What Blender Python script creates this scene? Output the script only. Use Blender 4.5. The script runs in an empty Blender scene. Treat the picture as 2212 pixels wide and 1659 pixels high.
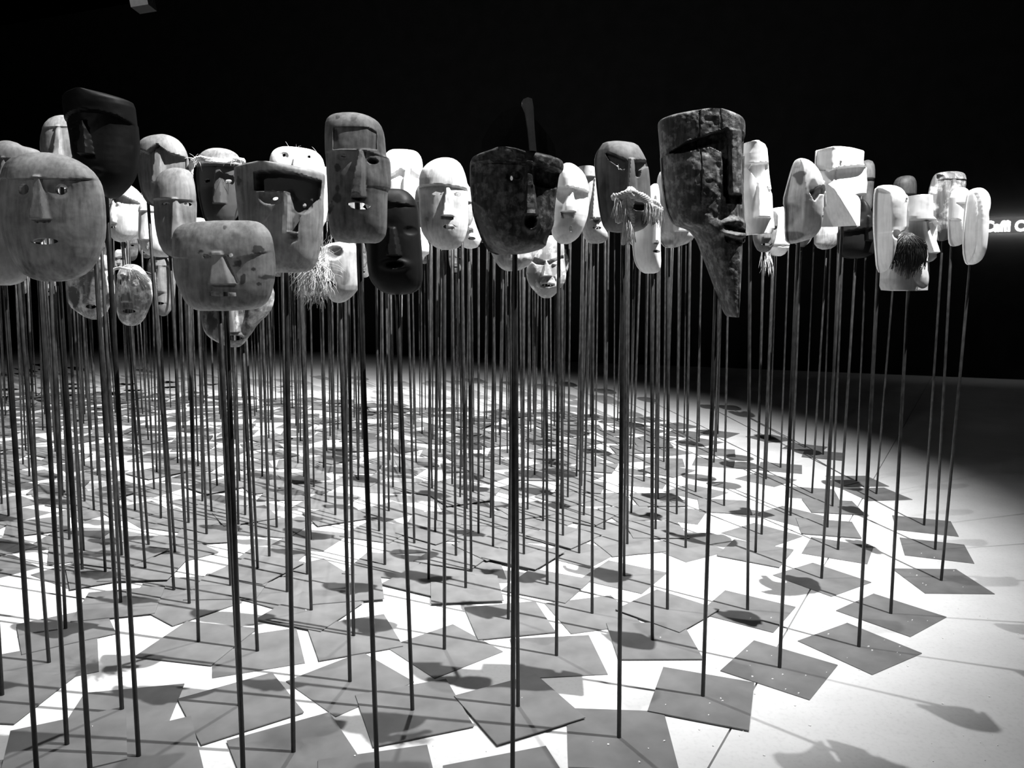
import bpy, math, random
import numpy as np
from mathutils import Matrix, Vector

random.seed(7); rng = np.random.default_rng(11)
scene = bpy.context.scene
COL = scene.collection

# ------------------------------------------------------------------ camera
W, H, F = 2212., 1659., 1662.
CX, CY = W/2, H/2
PITCH, ROLL, CH = math.radians(6.78), math.radians(0.35), 1.5
cp, sp = math.cos(PITCH), math.sin(PITCH)
FWD = np.array([0, cp, -sp]); R0 = np.array([1., 0, 0]); U0 = np.array([0, sp, cp])
RIGHT = R0*math.cos(ROLL) + U0*math.sin(ROLL)
UP = U0*math.cos(ROLL) - R0*math.sin(ROLL)
EYE = np.array([0, 0, CH])
cam = bpy.data.cameras.new('camera'); cam.sensor_fit = 'HORIZONTAL'; cam.sensor_width = 36
cam.lens = F/W*36; cam.clip_end = 200
camo = bpy.data.objects.new('camera', cam); COL.objects.link(camo)
m = Matrix.Identity(4)
for i in range(3):
    m[i][0], m[i][1], m[i][2], m[i][3] = RIGHT[i], UP[i], -FWD[i], EYE[i]
camo.matrix_world = m
scene.camera = camo

# ------------------------------------------------------------------ world, lights, exposure
world = bpy.data.worlds.new('dark_hall'); scene.world = world; world.use_nodes = True
world.node_tree.nodes['Background'].inputs[0].default_value = (0.0, 0.0, 0.0, 1)
vs = scene.view_settings
vs.view_transform = 'Standard'; vs.look = 'None'; vs.gamma = 1; vs.use_curve_mapping = False
vs.exposure = -0.35

def spot(name, loc, aim, power, angle, blend, size=0.06):
    l = bpy.data.lights.new(name, 'SPOT'); l.energy = power
    l.spot_size = math.radians(angle); l.spot_blend = blend; l.shadow_soft_size = size
    o = bpy.data.objects.new(name, l); COL.objects.link(o)
    o.location = loc
    o.rotation_euler = (Vector(aim)-Vector(loc)).to_track_quat('-Z', 'Y').to_euler()
    return o
spot('spotlight_beam', (2.8, 2.05, 7.4), (-1.2, 6.6, 0), 14000, 66, 1.0, .025)
spot('spotlight_beam', (-0.48, 3.8, 7.2), (-0.5, 4.0, 0), 1500, 76, 1.0, .03)
spot('spotlight_beam', (-5.2, 7.8, 7.2), (-4.6, 8.8, 0), 3000, 84, 0.9, .04)
spot('spotlight_beam', (-2.4, 11.6, 7.2), (-1.6, 9.0, 0), 2300, 66, 0.9, .04)
spot('spotlight_beam', (-3.2, -2.2, 3.9), (-0.6, 3.6, 1.3), 130, 76, 0.8, .06)

# ------------------------------------------------------------------ pixel measurements to world points
def ray(x, y): return FWD + RIGHT*((x-CX)/F) - UP*((y-CY)/F)
def ground(x, y, z=0.):
    r = ray(x, y); return EYE + r*((z-CH)/r[2])
def atY(x, y, Y):
    r = ray(x, y); return EYE + r*(Y/r[1])
def proj(p):
    d = np.asarray(p, float)-EYE; k = d@FWD
    return CX+F*(d@RIGHT)/k, CY-F*(d@UP)/k, F/k

# ------------------------------------------------------------------ materials
def newmat(name):
    mt = bpy.data.materials.new(name); mt.use_nodes = True
    nt = mt.node_tree; b = nt.nodes['Principled BSDF']
    return mt, nt, b
def N(nt, t, **k):
    n = nt.nodes.new(t)
    for a, v in k.items(): setattr(n, a, v)
    return n
def g(v): return (v, v, v, 1)

def wood(name, base, dark, stain=0.4, grain=1.0, rough=0.6, blotch=9., seed=0., contrast=0.25, metallic=0., bump=0.25):
    """carved wood: vertical grain, blotches, and the 'stain' attribute of the mesh"""
    mt, nt, b = newmat(name)
    tc = N(nt, 'ShaderNodeTexCoord'); mp = N(nt, 'ShaderNodeMapping')
    mp.inputs['Location'].default_value = (seed, seed*1.7, seed*0.6)
    nt.links.new(tc.outputs['Object'], mp.inputs[0])
    mg = N(nt, 'ShaderNodeMapping'); mg.inputs['Scale'].default_value = (95, 95, 9)
    nt.links.new(mp.outputs[0], mg.inputs[0])
    gr = N(nt, 'ShaderNodeTexNoise'); gr.inputs['Scale'].default_value = 1; gr.inputs['Detail'].default_value = 5
    nt.links.new(mg.outputs[0], gr.inputs['Vector'])
    bl = N(nt, 'ShaderNodeTexNoise'); bl.inputs['Scale'].default_value = blotch; bl.inputs['Detail'].default_value = 6
    bl.inputs['Roughness'].default_value = 0.62
    nt.links.new(mp.outputs[0], bl.inputs['Vector'])
    r1 = N(nt, 'ShaderNodeMapRange'); r1.inputs[1].default_value = 0.5-contrast*0.5+ (0.5-stain)*0.25
    r1.inputs[2].default_value = 0.5+contrast*0.5 + (0.5-stain)*0.25
    nt.links.new(bl.outputs['Fac'], r1.inputs[0])
    r2 = N(nt, 'ShaderNodeMapRange'); r2.inputs[1].default_value = 0.35; r2.inputs[2].default_value = 0.75
    r2.inputs[3].default_value = 0.0; r2.inputs[4].default_value = 0.35*grain
    nt.links.new(gr.outputs['Fac'], r2.inputs[0])
    mul = N(nt, 'ShaderNodeMath', operation='MULTIPLY'); mul.inputs[1].default_value = stain
    nt.links.new(r1.outputs[0], mul.inputs[0])
    add = N(nt, 'ShaderNodeMath', operation='ADD'); nt.links.new(mul.outputs[0], add.inputs[0]); nt.links.new(r2.outputs[0], add.inputs[1])
    at = N(nt, 'ShaderNodeAttribute'); at.attribute_name = 'stain'
    add2 = N(nt, 'ShaderNodeMath', operation='ADD', use_clamp=True)
    nt.links.new(add.outputs[0], add2.inputs[0]); nt.links.new(at.outputs['Fac'], add2.inputs[1])
    mx = N(nt, 'ShaderNodeMix', data_type='RGBA'); mx.inputs['A'].default_value = g(base); mx.inputs['B'].default_value = g(dark)
    nt.links.new(add2.outputs[0], mx.inputs['Factor'])
    nt.links.new(mx.outputs['Result'], b.inputs['Base Color'])
    b.inputs['Roughness'].default_value = rough; b.inputs['Metallic'].default_value = metallic
    b.inputs['Specular IOR Level'].default_value = 0.35 if base > .03 else 0.12
    bp = N(nt, 'ShaderNodeBump'); bp.inputs['Strength'].default_value = bump; bp.inputs['Distance'].default_value = 0.004
    nt.links.new(add.outputs[0], bp.inputs['Height']); nt.links.new(bp.outputs[0], b.inputs['Normal'])
    return mt

def plain(name, v, rough=0.6, metallic=0., var=0.0, scale=20.):
    mt, nt, b = newmat(name)
    b.inputs['Roughness'].default_value = rough; b.inputs['Metallic'].default_value = metallic
    tc = N(nt, 'ShaderNodeTexCoord'); no = N(nt, 'ShaderNodeTexNoise'); no.inputs['Scale'].default_value = scale
    no.inputs['Detail'].default_value = 6
    nt.links.new(tc.outputs['Object'], no.inputs['Vector'])
    r = N(nt, 'ShaderNodeMapRange'); r.inputs[1].default_value = 0.3; r.inputs[2].default_value = 0.7
    nt.links.new(no.outputs['Fac'], r.inputs[0])
    mx = N(nt, 'ShaderNodeMix', data_type='RGBA'); mx.inputs['A'].default_value = g(v*(1-var)); mx.inputs['B'].default_value = g(min(1, v*(1+var)))
    nt.links.new(r.outputs[0], mx.inputs['Factor']); nt.links.new(mx.outputs['Result'], b.inputs['Base Color'])
    return mt

M_FLOOR, nt, b = newmat('pale_concrete')
tc = N(nt, 'ShaderNodeTexCoord')
n1 = N(nt, 'ShaderNodeTexNoise'); n1.inputs['Scale'].default_value = 1.3; n1.inputs['Detail'].default_value = 8; n1.inputs['Roughness'].default_value = 0.65
n2 = N(nt, 'ShaderNodeTexNoise'); n2.inputs['Scale'].default_value = 60; n2.inputs['Detail'].default_value = 3
for n_ in (n1, n2): nt.links.new(tc.outputs['Object'], n_.inputs['Vector'])
r1 = N(nt, 'ShaderNodeMapRange'); r1.inputs[1].default_value = 0.3; r1.inputs[2].default_value = 0.7; r1.inputs[3].default_value = 0.60; r1.inputs[4].default_value = 0.74
nt.links.new(n1.outputs['Fac'], r1.inputs[0])
r2 = N(nt, 'ShaderNodeMapRange'); r2.inputs[1].default_value = 0.25; r2.inputs[2].default_value = 0.5; r2.inputs[3].default_value = 0.9; r2.inputs[4].default_value = 1.0
nt.links.new(n2.outputs['Fac'], r2.inputs[0])
ml = N(nt, 'ShaderNodeMath', operation='MULTIPLY'); nt.links.new(r1.outputs[0], ml.inputs[0]); nt.links.new(r2.outputs[0], ml.inputs[1])
nt.links.new(ml.outputs[0], b.inputs['Base Color']); b.inputs['Roughness'].default_value = 0.55; b.inputs['Specular IOR Level'].default_value = 0.3

M_SUB = plain('joint_dirt', 0.03, 0.9)
M_WALL = plain('black_wall_paint', 0.012, 0.85, var=0.3, scale=3.)
M_ROD = plain('dark_steel_rod', 0.032, 0.34, 0.35, var=0.5, scale=60.)
M_PLATE = plain('raw_steel_plate', 0.15, 0.5, 0.0, var=0.22, scale=7.)
M_CHIP = plain('white_chip', 0.8, 0.7)
M_ROPE = plain('pale_rope', 0.62, 0.8, var=0.25, scale=90.)
M_STRAW = plain('pale_straw', 0.7, 0.6, var=0.3, scale=50.)
M_BEARD = plain('black_horsehair', 0.018, 0.45, var=0.4, scale=60.)

# ------------------------------------------------------------------ object helpers
def tag(o, label=None, cat=None, group=None, kind=None):
    if label: o['label'] = label
    if cat: o['category'] = cat
    if group: o['group'] = group
    if kind: o['kind'] = kind
    return o
def link(name, data, parent=None, mat=None):
    o = bpy.data.objects.new(name, data); COL.objects.link(o)
    if parent: o.parent = parent
    if mat and data is not None and not data.materials: data.materials.append(mat)
    return o
def mesh(name, v, f, smooth=False):
    me = bpy.data.meshes.new(name); me.from_pydata([tuple(map(float, p)) for p in v], [], [tuple(map(int, q)) for q in f])
    me.update()
    if smooth: me.polygons.foreach_set('use_smooth', [True]*len(me.polygons))
    return me
def box(cx, cy, cz, sx, sy, sz):
    v = [(cx+a*sx/2, cy+b_*sy/2, cz+c*sz/2) for a in (-1, 1) for b_ in (-1, 1) for c in (-1, 1)]
    f = [(0, 1, 3, 2), (4, 6, 7, 5), (0, 4, 5, 1), (2, 3, 7, 6), (0, 2, 6, 4), (1, 5, 7, 3)]
    return v, f
class MB:
    def __init__(s): s.v = []; s.f = []
    def add(s, v, f):
        o = len(s.v); s.v += [tuple(p) for p in v]; s.f += [tuple(i+o for i in q) for q in f]; return s
    def tube(s, pts, r, n=5, r1=None):
        pts = [np.array(p, float) for p in pts]; k = len(pts); rings = []
        o = len(s.v); up = np.array([0.13, 0.31, 0.94])
        for i, p in enumerate(pts):
            t = pts[min(i+1, k-1)]-pts[max(i-1, 0)]; t = t/(np.linalg.norm(t)+1e-9)
            a = np.cross(t, up); a = a/(np.linalg.norm(a)+1e-9); b_ = np.cross(t, a)
            rr = (r if r1 is None else r+(r1-r)*i/(k-1)) if not hasattr(r, '__len__') else r[i]
            for j in range(n):
                an = 2*math.pi*j/n; s.v.append(tuple(p+a*math.cos(an)*rr+b_*math.sin(an)*rr))
        for i in range(k-1):
            for j in range(n):
                s.f.append((o+i*n+j, o+i*n+(j+1) % n, o+(i+1)*n+(j+1) % n, o+(i+1)*n+j))
        s.f.append(tuple(o+j for j in range(n-1, -1, -1))); s.f.append(tuple(o+(k-1)*n+j for j in range(n)))
        return s
    def build(s, name, mat, parent=None, smooth=True):
        return link(name, mesh(name, s.v, s.f, smooth), parent, mat)

# ------------------------------------------------------------------ the hall: floor slabs with an open joint, black wall
JA, JB = ground(1530, 1659)[:2], ground(1745, 1283)[:2]
jd = (JB-JA)/np.linalg.norm(JB-JA); jn = np.array([-jd[1], jd[0]])
sub = link('floor', mesh('floor', *box(0, 8, -0.06, 60, 44, 0.04)), None, M_SUB); tag(sub, 'pale concrete exhibition floor with one open joint', kind='structure')
def slab(side):
    w = 0.0035
    P = [JA+jd*s for s in (-14, 26)]
    a, b2 = P[0]+jn*w*side, P[1]+jn*w*side
    c, d = b2+jn*24*side, a+jn*24*side
    q = [a, b2, c, d]
    if side > 0: q = q[::1]
    v = [(p[0], p[1], z) for z in (-0.04, 0.0) for p in q]
    f = [(4, 5, 6, 7), (3, 2, 1, 0)] + [(i, (i+1) % 4, 4+(i+1) % 4, 4+i) for i in range(4)]
    me = mesh('slab', v, f); me.validate()
    import bmesh
    bm = bmesh.new(); bm.from_mesh(me); bmesh.ops.recalc_face_normals(bm, faces=bm.faces); bm.to_mesh(me); bm.free()
    return link('slab', me, sub, M_FLOOR)
slab(1); slab(-1)
WA, WB = np.array([-7.4, 20.24]), np.array([9.21, 13.76])
wd = (WB-WA)/np.linalg.norm(WB-WA); wn = np.array([wd[1], -wd[0]])      # wn points to the camera side
if wn@(-WA) < 0: wn = -wn
wang = math.atan2(wd[1], wd[0])
wc = (WA+WB)/2
wl = link('wall_back', mesh('wall_back', *box(0, 0.1, 4.5, 44, 0.2, 9.0)), None, M_WALL); wl.location = (wc[0], wc[1], 0); wl.rotation_euler[2] = wang
tag(wl, 'black painted back wall of the hall', kind='structure')
def hit_wall(x, y):
    r = ray(x, y); t = ((np.array([WA[0], WA[1]])-EYE[:2])@wn)/(r[:2]@wn); return EYE+r*t

# ------------------------------------------------------------------ carved mask builder
def sstep(a, b_, x):
    t = np.clip((x-a)/(b_-a+1e-9), 0, 1); return t*t*(3-2*t)
def poly_sdf(P, x, y):
    P = np.asarray(P, float); n = len(P); d = np.full(x.shape, 1e9); ins = np.zeros(x.shape, bool)
    for i in range(n):
        a, c = P[i], P[(i+1) % n]; e = c-a
        wx, wy = x-a[0], y-a[1]; t = np.clip((wx*e[0]+wy*e[1])/(e@e+1e-9), 0, 1)
        d = np.minimum(d, np.hypot(wx-e[0]*t, wy-e[1]*t))
        cond = ((a[1] > y) != (c[1] > y))
        xs = a[0]+(y-a[1])*e[0]/(e[1] if abs(e[1]) > 1e-9 else 1e-9)
        ins ^= cond & (x < xs)
    return np.where(ins, -d, d)
def ell_sdf(e, x, y):
    cx, cy, rx, ry = e[:4]; a = math.radians(e[4]) if len(e) > 4 else 0
    dx, dy = x-cx, y-cy; X = dx*math.cos(a)+dy*math.sin(a); Y = -dx*math.sin(a)+dy*math.cos(a)
    return (np.sqrt((X/rx)**2+(Y/ry)**2)-1)*min(rx, ry)
def vnoise(x, y, s, seed):
    r = np.random.default_rng(seed); G = r.random((64, 64))
    X, Y = x/s+1000, y/s+1000; xi, yi = np.floor(X).astype(int), np.floor(Y).astype(int); fx, fy = X-xi, Y-yi
    fx, fy = fx*fx*(3-2*fx), fy*fy*(3-2*fy)
    q = lambda a, b_: G[a % 64, b_ % 64]
    return (q(xi, yi)*(1-fx)+q(xi+1, yi)*fx)*(1-fy)+(q(xi, yi+1)*(1-fx)+q(xi+1, yi+1)*fx)*fy*1.0
def smooth_poly(P, it=1):
    P = [np.array(p, float) for p in P]
    for _ in range(it):
        Q = []
        for i in range(len(P)):
            a, c = P[i], P[(i+1) % len(P)]
            Q += [a*0.75+c*0.25, a*0.25+c*0.75]
        P = Q
    return P
def line_y(pts, x):
    pts = sorted(pts); return np.interp(x, [p[0] for p in pts], [p[1] for p in pts])
def mask_mesh(name, out, feats, to_local, D=0.07, th=0.014, res=2.2, top=4., bot=4., pu=2.2, apex=0., noise=0.0008, nscale=18., ppm=550., seed=1, rounding=1):
    """a carved shell: outline (traced), convex relief of depth D, features cut into or raised from it, real holes"""
    P = np.array(smooth_poly(out, rounding) if rounding else out, float)
    y0, y1 = P[:, 1].min(), P[:, 1].max(); x0, x1 = P[:, 0].min(), P[:, 0].max()
    nu = max(14, int((x1-x0)/res)); nv = max(18, int((y1-y0)/res))
    eps = (y1-y0)*0.004
    ys = np.linspace(y0+eps, y1-eps, nv+1)
    L = np.zeros(nv+1); R = np.zeros(nv+1)
    n = len(P)
    for k, y in enumerate(ys):
        xs = []
        for i in range(n):
            a, c = P[i], P[(i+1) % n]
            if (a[1] > y) != (c[1] > y): xs.append(a[0]+(y-a[1])*(c[0]-a[0])/(c[1]-a[1]))
        L[k], R[k] = min(xs), max(xs)
    t = np.linspace(-1, 1, nu+1); us = 0.55*t+0.45*np.sin(t*math.pi/2)
    U = np.repeat(us[None], nv+1, 0); V = np.repeat(((ys-y0)/(y1-y0))[:, None], nu+1, 1)
    X = (L+R)[:, None]/2+(R-L)[:, None]/2*U; Y = np.repeat(ys[:, None], nu+1, 1)
    # holes: pull nearby vertices on to the rim of the hole, then drop the faces inside
    holes = [f for f in feats if f[0] in ('hole', 'holep')]
    def hsd(f, x, y): return ell_sdf(f[1:], x, y) if f[0] == 'hole' else poly_sdf(f[1], x, y)
    cell = max((x1-x0)/nu, (y1-y0)/nv)
    S = np.full(X.shape, 1e9)
    for f in holes:
        for _ in range(2):
            s = hsd(f, X, Y); h = 0.05
            gx = (hsd(f, X+h, Y)-s)/h; gy = (hsd(f, X, Y+h)-s)/h; gl = gx*gx+gy*gy+1e-6
            w = (np.abs(s) < 0.62*cell)
            w[0] = w[-1] = False; w[:, 0] = w[:, -1] = False
            X = np.where(w, X-gx*s/gl, X); Y = np.where(w, Y-gy*s/gl, Y)
        S = np.minimum(S, hsd(f, X, Y))
    ua = np.clip(np.where(U > apex, (U-apex)/(1-apex+1e-6), (U-apex)/(1+apex+1e-6)), -1, 1)
    c = np.maximum(1-np.abs(ua)**pu, 0)**0.62
    e = np.ones_like(V)
    if top: e = np.minimum(e, np.where(V < 0.5, np.maximum(1-np.abs(1-2*V)**top, 0)**0.6, 1))
    if bot: e = np.minimum(e, np.where(V > 0.5, np.maximum(1-np.abs(2*V-1)**bot, 0)**0.6, 1))
    Z = D*(0.10+0.90*c*e)
    stain = np.zeros_like(X)
    inner = sstep(0, 0.12, 1-np.abs(U))
    for f in feats:
        k = f[0]
        if k == 'brow':
            _, pts, dep, soft, fade = f; dy = Y-line_y(pts, X)
            q = sstep(0, soft, dy)
            if fade: q = q*(1-sstep(fade*0.25, fade, dy))
            Z = Z-dep*q*(0.35+0.65*inner)
        elif k == 'nose':
            _, xa, ya, wa, xb, yb, wb, ha, hb = f; s = np.clip((Y-ya)/(yb-ya), 0, 1)
            hw = (wa+(wb-wa)*s)/2; xc = xa+(xb-xa)*s
            pr = np.clip((hw-np.abs(X-xc))/(0.35*hw+0.8), 0, 1)
            pr = pr*sstep(-3, 1, Y-ya)*(1-sstep(0, 2.2, Y-yb))
            Z = Z+(ha+(hb-ha)*s)*pr
        elif k == 'cut':
            _, pl, dep, soft = f; Z = Z-dep*sstep(-soft, soft*0.2, -poly_sdf(pl, X, Y))
        elif k == 'slope':
            _, pl, (p, q), kk = f
            p = np.array(p, float); q = np.array(q, float); dn = np.array([-(q-p)[1], (q-p)[0]]); dn /= np.linalg.norm(dn)
            ds = np.abs((X-p[0])*dn[0]+(Y-p[1])*dn[1])/ppm
            Z = Z-kk*ds*(poly_sdf(pl, X, Y) < 0)
        elif k == 'ell':
            _, cx, cy, rx, ry, dep = f; r2 = ((X-cx)/rx)**2+((Y-cy)/ry)**2; Z = Z+dep*np.maximum(1-r2, 0)**0.8
        elif k == 'lips':
            _, cx, cy, rx, ry, wd_, dep = f; s = ell_sdf((cx, cy, rx, ry), X, Y); Z = Z+dep*np.exp(-((s-wd_*0.5)/wd_)**2)
        elif k == 'groove':
            _, pts, wdt, dep = f; d = np.full(X.shape, 1e9)
            for a, c2 in zip(pts[:-1], pts[1:]):
                a = np.array(a, float); ee = np.array(c2, float)-a; t_ = np.clip(((X-a[0])*ee[0]+(Y-a[1])*ee[1])/(ee@ee), 0, 1)
                d = np.minimum(d, np.hypot(X-a[0]-ee[0]*t_, Y-a[1]-ee[1]*t_))
            Z = Z-dep*np.clip(1-d/wdt, 0, 1)
        elif k == 'stain':  # dark marks: stains, and shade painted into a few hollows
            _, cx, cy, rx, ry, st = f
            wob = (vnoise(X, Y, max(rx, ry)*0.45, seed+5)-0.5)*0.9
            r2 = np.sqrt(((X-cx)/rx)**2+((Y-cy)/ry)**2)+wob
            stain = np.maximum(stain, st*(1-sstep(0.6, 1.1, r2)))
        elif k == 'stainp':
            _, pl, st, soft = f
            wob = (vnoise(X, Y, 7, seed+8)-0.5)*soft*1.5
            stain = np.maximum(stain, st*sstep(-soft, soft, -poly_sdf(pl, X, Y)+wob))
    if noise:
        Z = Z+noise*2*(vnoise(X, Y, nscale, seed)-0.5)*inner+noise*0.5*(vnoise(X, Y, nscale*0.37, seed+1)-0.5)*inner
    Z = np.maximum(Z, th*0.25)
    lx, lz = to_local(X, Y)
    idx = np.arange((nv+1)*(nu+1)).reshape(nv+1, nu+1); NN = idx.size
    front = np.stack([lx, -Z, lz], -1).reshape(-1, 3)
    # the inside follows the outside but smoother, so grooves do not break through
    Zb = np.maximum(Z, 0.0)-th
    back = np.stack([lx, -Zb, lz], -1).reshape(-1, 3)
    q = np.stack([idx[:-1, :-1], idx[1:, :-1], idx[1:, 1:], idx[:-1, 1:]], -1).reshape(-1, 4)
    if holes:
        sm = S.reshape(-1)[q].mean(1); q = q[sm > 0.02]
    e2 = np.concatenate([q[:, [0, 1]], q[:, [1, 2]], q[:, [2, 3]], q[:, [3, 0]]])
    key = np.minimum(e2[:, 0], e2[:, 1])*NN+np.maximum(e2[:, 0], e2[:, 1])
    un, inv, cnt = np.unique(key, return_inverse=True, return_counts=True)
    be = e2[cnt[inv] == 1]
    side = np.stack([be[:, 1], be[:, 0], be[:, 0]+NN, be[:, 1]+NN], -1)
    faces = np.concatenate([q, q[:, ::-1]+NN, side])
    verts = np.concatenate([front, back])
    used = np.unique(faces); remap = -np.ones(2*NN, int); remap[used] = np.arange(len(used))
    me = bpy.data.meshes.new(name)
    fc = remap[faces]; vv = verts[used]
    me.vertices.add(len(vv)); me.vertices.foreach_set('co', vv.astype(np.float32).ravel())
    me.loops.add(fc.size); me.loops.foreach_set('vertex_index', fc.astype(np.int32).ravel())
    me.polygons.add(len(fc)); me.polygons.foreach_set('loop_start', np.arange(0, fc.size, 4, dtype=np.int32))
    me.update(calc_edges=True); me.validate()
    me.polygons.foreach_set('use_smooth', np.ones(len(me.polygons), bool))
    try: me.set_sharp_from_angle(angle=math.radians(48))
    except Exception: pass
    st = np.concatenate([stain.ravel(), stain.ravel()])[used]
    if len(me.vertices) == len(st):
        a = me.attributes.new('stain', 'FLOAT', 'POINT'); a.data.foreach_set('value', st.astype(np.float32))
    return me

# ------------------------------------------------------------------ stands
ROD_R = 0.0074
def rod_mesh():
    v, f = [], []; n = 10
    for z in (0, 1):
        for j in range(n):
            a = 2*math.pi*j/n; v.append((ROD_R*math.cos(a), ROD_R*math.sin(a), z))
    f = [(j, (j+1) % n, n+(j+1) % n, n+j) for j in range(n)]+[tuple(range(n-1, -1, -1)), tuple(range(n, 2*n))]
    me = mesh('rod', v, f)
    me.polygons.foreach_set('use_smooth', [True]*n+[False]*2); me.materials.append(M_ROD); return me
ROD = rod_mesh()
PS, PT = 0.35, 0.004
PLATE = mesh('base_plate', *box(0, 0, PT/2, PS, PS, PT)); PLATE.materials.append(M_PLATE)
placed = []      # plates so far: centre, angle, layer
def corners(c, a):
    ca, sa = math.cos(a), math.sin(a); h = PS/2+0.002
    return [np.array([c[0]+x*h*ca-y*h*sa, c[1]+x*h*sa+y*h*ca]) for x, y in ((-1, -1), (1, -1), (1, 1), (-1, 1))]
def overlap(A, B):
    for P_ in (A, B):
        for i in range(2):
            n_ = P_[(i+1) % 4]-P_[i]
            a = [p@n_ for p in A]; b_ = [p@n_ for p in B]
            if max(a) <= min(b_) or max(b_) <= min(a): return False
    return True
def stand(base, topw, ang, label, group=None):
    """one stand: plate on the floor, rod up to the world point topw"""
    C = corners(base, ang); lays = [l for (C2, l, c2) in placed if abs(c2[0]-base[0]) < 0.52 and abs(c2[1]-base[1]) < 0.52 and overlap(C, C2)]
    lay = 0
    while lay in lays: lay += 1
    placed.append((C, lay, base))
    z = lay*(PT+0.0006)
    e = link('mask_stand', None); e.location = (base[0], base[1], z); e.empty_display_size = 0.05
    pl = link('base_plate', PLATE, e); pl.rotation_euler[2] = ang
    rd = link('rod', ROD, e); rd.location = (0, 0, PT)
    d = Vector((topw[0]-base[0], topw[1]-base[1], topw[2]-z-PT))
    rd.rotation_mode = 'QUATERNION'; rd.rotation_quaternion = d.to_track_quat('Z', 'Y'); rd.scale = (1, 1, d.length)
    tag(e, label, 'stand', group)
    return e

# ------------------------------------------------------------------ the masks that can be told apart
MATS = {}
M_MOUNT = plain('mount_wood', .12, .7)
def wm(key):
    if key not in MATS:
        s = (len(MATS)*3.71) % 23
        P = {'white': (0.93, 0.36, 0.30, 0.7, 0.55), 'pale': (0.74, 0.16, 0.5, 0.9, 0.6), 'light': (0.56, 0.10, 0.6, 1.0, 0.6),
             'mid': (0.40, 0.06, 0.65, 1.0, 0.6), 'dim': (0.24, 0.04, 0.55, 1.0, 0.6), 'dark': (0.13, 0.022, 0.6, 1.0, 0.55),
             'black': (0.013, 0.005, 0.4, 0.6, 0.5), 'mottle': (0.78, 0.10, 0.75, 0.8, 0.5), 'bark': (0.24, 0.03, 0.75, 1.2, 0.6),
             'shine': (0.85, 0.10, 0.8, 0.2, 0.28), 'patina': (0.20, 0.022, 0.8, 0.9, 0.5)}[key.split('_')[0]]
        MATS[key] = wood(key+'_wood', P[0], P[1], P[2], P[3], P[4], seed=s,
                         blotch={'mottle': 17., 'patina': 38., 'bark': 34., 'shine': 16.}.get(key.split('_')[0], 9.),
                         contrast=0.16 if key.split('_')[0] in ('mottle', 'patina', 'bark', 'shine') else 0.3,
                         bump=0.3 if key.split('_')[0] in ('bark', 'patina') else 0.15)
    return MATS[key]
HERO = {}
SKY = np.full(2600, 470.)          # top edge of the crowd, by photo column (offset 200)
used_bases = []
def hero(key, base, out, feats, mat, short, label, D=0.07, th=0.013, rt=None, ang=None, name='wooden_mask', off=0., **kw):
    gb = ground(*base); used_bases.append(base)
    Yl = gb[1]-ROD_R-.004+off
    P = np.array(out, float); cx, cy = (P[:, 0].min()+P[:, 0].max())/2, (P[:, 1].min()+P[:, 1].max())/2
    Yr = Yl-.2*D; Yz = Yl-(.8 if kw.get('top', 4) == 0 else .25)*D; loc = atY(cx, cy, Yr); loc[2] = atY(cx, cy, Yz)[2]; loc[1] = Yl; ppm = proj(loc)[2]
    def tl(X, Y):
        ry = FWD[1]+RIGHT[1]*(X-CX)/F-UP[1]*(Y-CY)/F
        k = Yr/ry; kz = Yz/ry
        wx = (FWD[0]+RIGHT[0]*(X-CX)/F-UP[0]*(Y-CY)/F)*k
        wz = CH+(FWD[2]+RIGHT[2]*(X-CX)/F-UP[2]*(Y-CY)/F)*kz
        return wx-loc[0], wz-loc[2]
    me = mask_mesh(name, out, feats, tl, D=D, th=th, ppm=ppm, seed=len(HERO)*7+3, **kw)
    o = link(name, me, None, wm(mat)); o.location = loc
    tag(o, label, 'mask')
    if rt is None: rt = (cx, cy)
    xr_ = float(np.clip(atY(rt[0], rt[1], gb[1])[0]-loc[0], -.05, .05))
    co_ = np.empty(len(me.vertices)*3); me.vertices.foreach_get('co', co_); co_ = co_.reshape(-1, 3)
    nb = co_[(np.hypot(co_[:, 0]-xr_, co_[:, 2]-.02) < .03)]
    if len(nb) and -nb[:, 1].max()-.0 > -.5:
        dz = max(0., -np.sort(nb[:, 1])[int(len(nb)*.9)]-.004)
        if dz > .012:
            mo = MB(); mo.add(*box(xr_, -dz/2+.002, .02, .02, dz+.006, .026)); mo.build('mount_block', M_MOUNT, o, smooth=False)
    tw = atY(rt[0], rt[1], gb[1])
    # straight rod through the traced point, ending behind the upper half of the face
    ytop = P[:, 1].min()*0.6+P[:, 1].max()*0.4
    d = tw-gb; zt = atY(cx, ytop, gb[1])[2]; tw = gb+d*(zt/d[2])
    stand(gb, tw, ang if ang is not None else random.uniform(0, 1.57), 'thin steel rod and plate carrying the '+short)
    for i in range(int(max(0, P[:, 0].min()+200)), int(min(2599, P[:, 0].max()+200))+1):
        x = i-200
        ysx = []
        for a in range(len(P)):
            p, q = P[a], P[(a+1) % len(P)]
            if (p[0] > x) != (q[0] > x): ysx.append(p[1]+(x-p[0])*(q[1]-p[1])/(q[0]-p[0]))
        if ysx: SKY[i] = min(SKY[i], min(ysx))
    HERO[key] = dict(out=out, short=short, cpx=(cx, cy), obj=o, tl=tl, loc=loc, Yl=Yl, ppm=ppm, D=D, base=gb)
    return o
def edge(a, b):
    A, B = ground(*a), ground(*b); return math.atan2(B[1]-A[1], B[0]-A[0])
def lp(key, x, y, depth):
    """photo point to the mask's own space, 'depth' metres in front of its rim"""
    h = HERO[key]; X, Z = h['tl'](np.array([float(x)]), np.array([float(y)])); return np.array([X[0], -depth, Z[0]])

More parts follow.
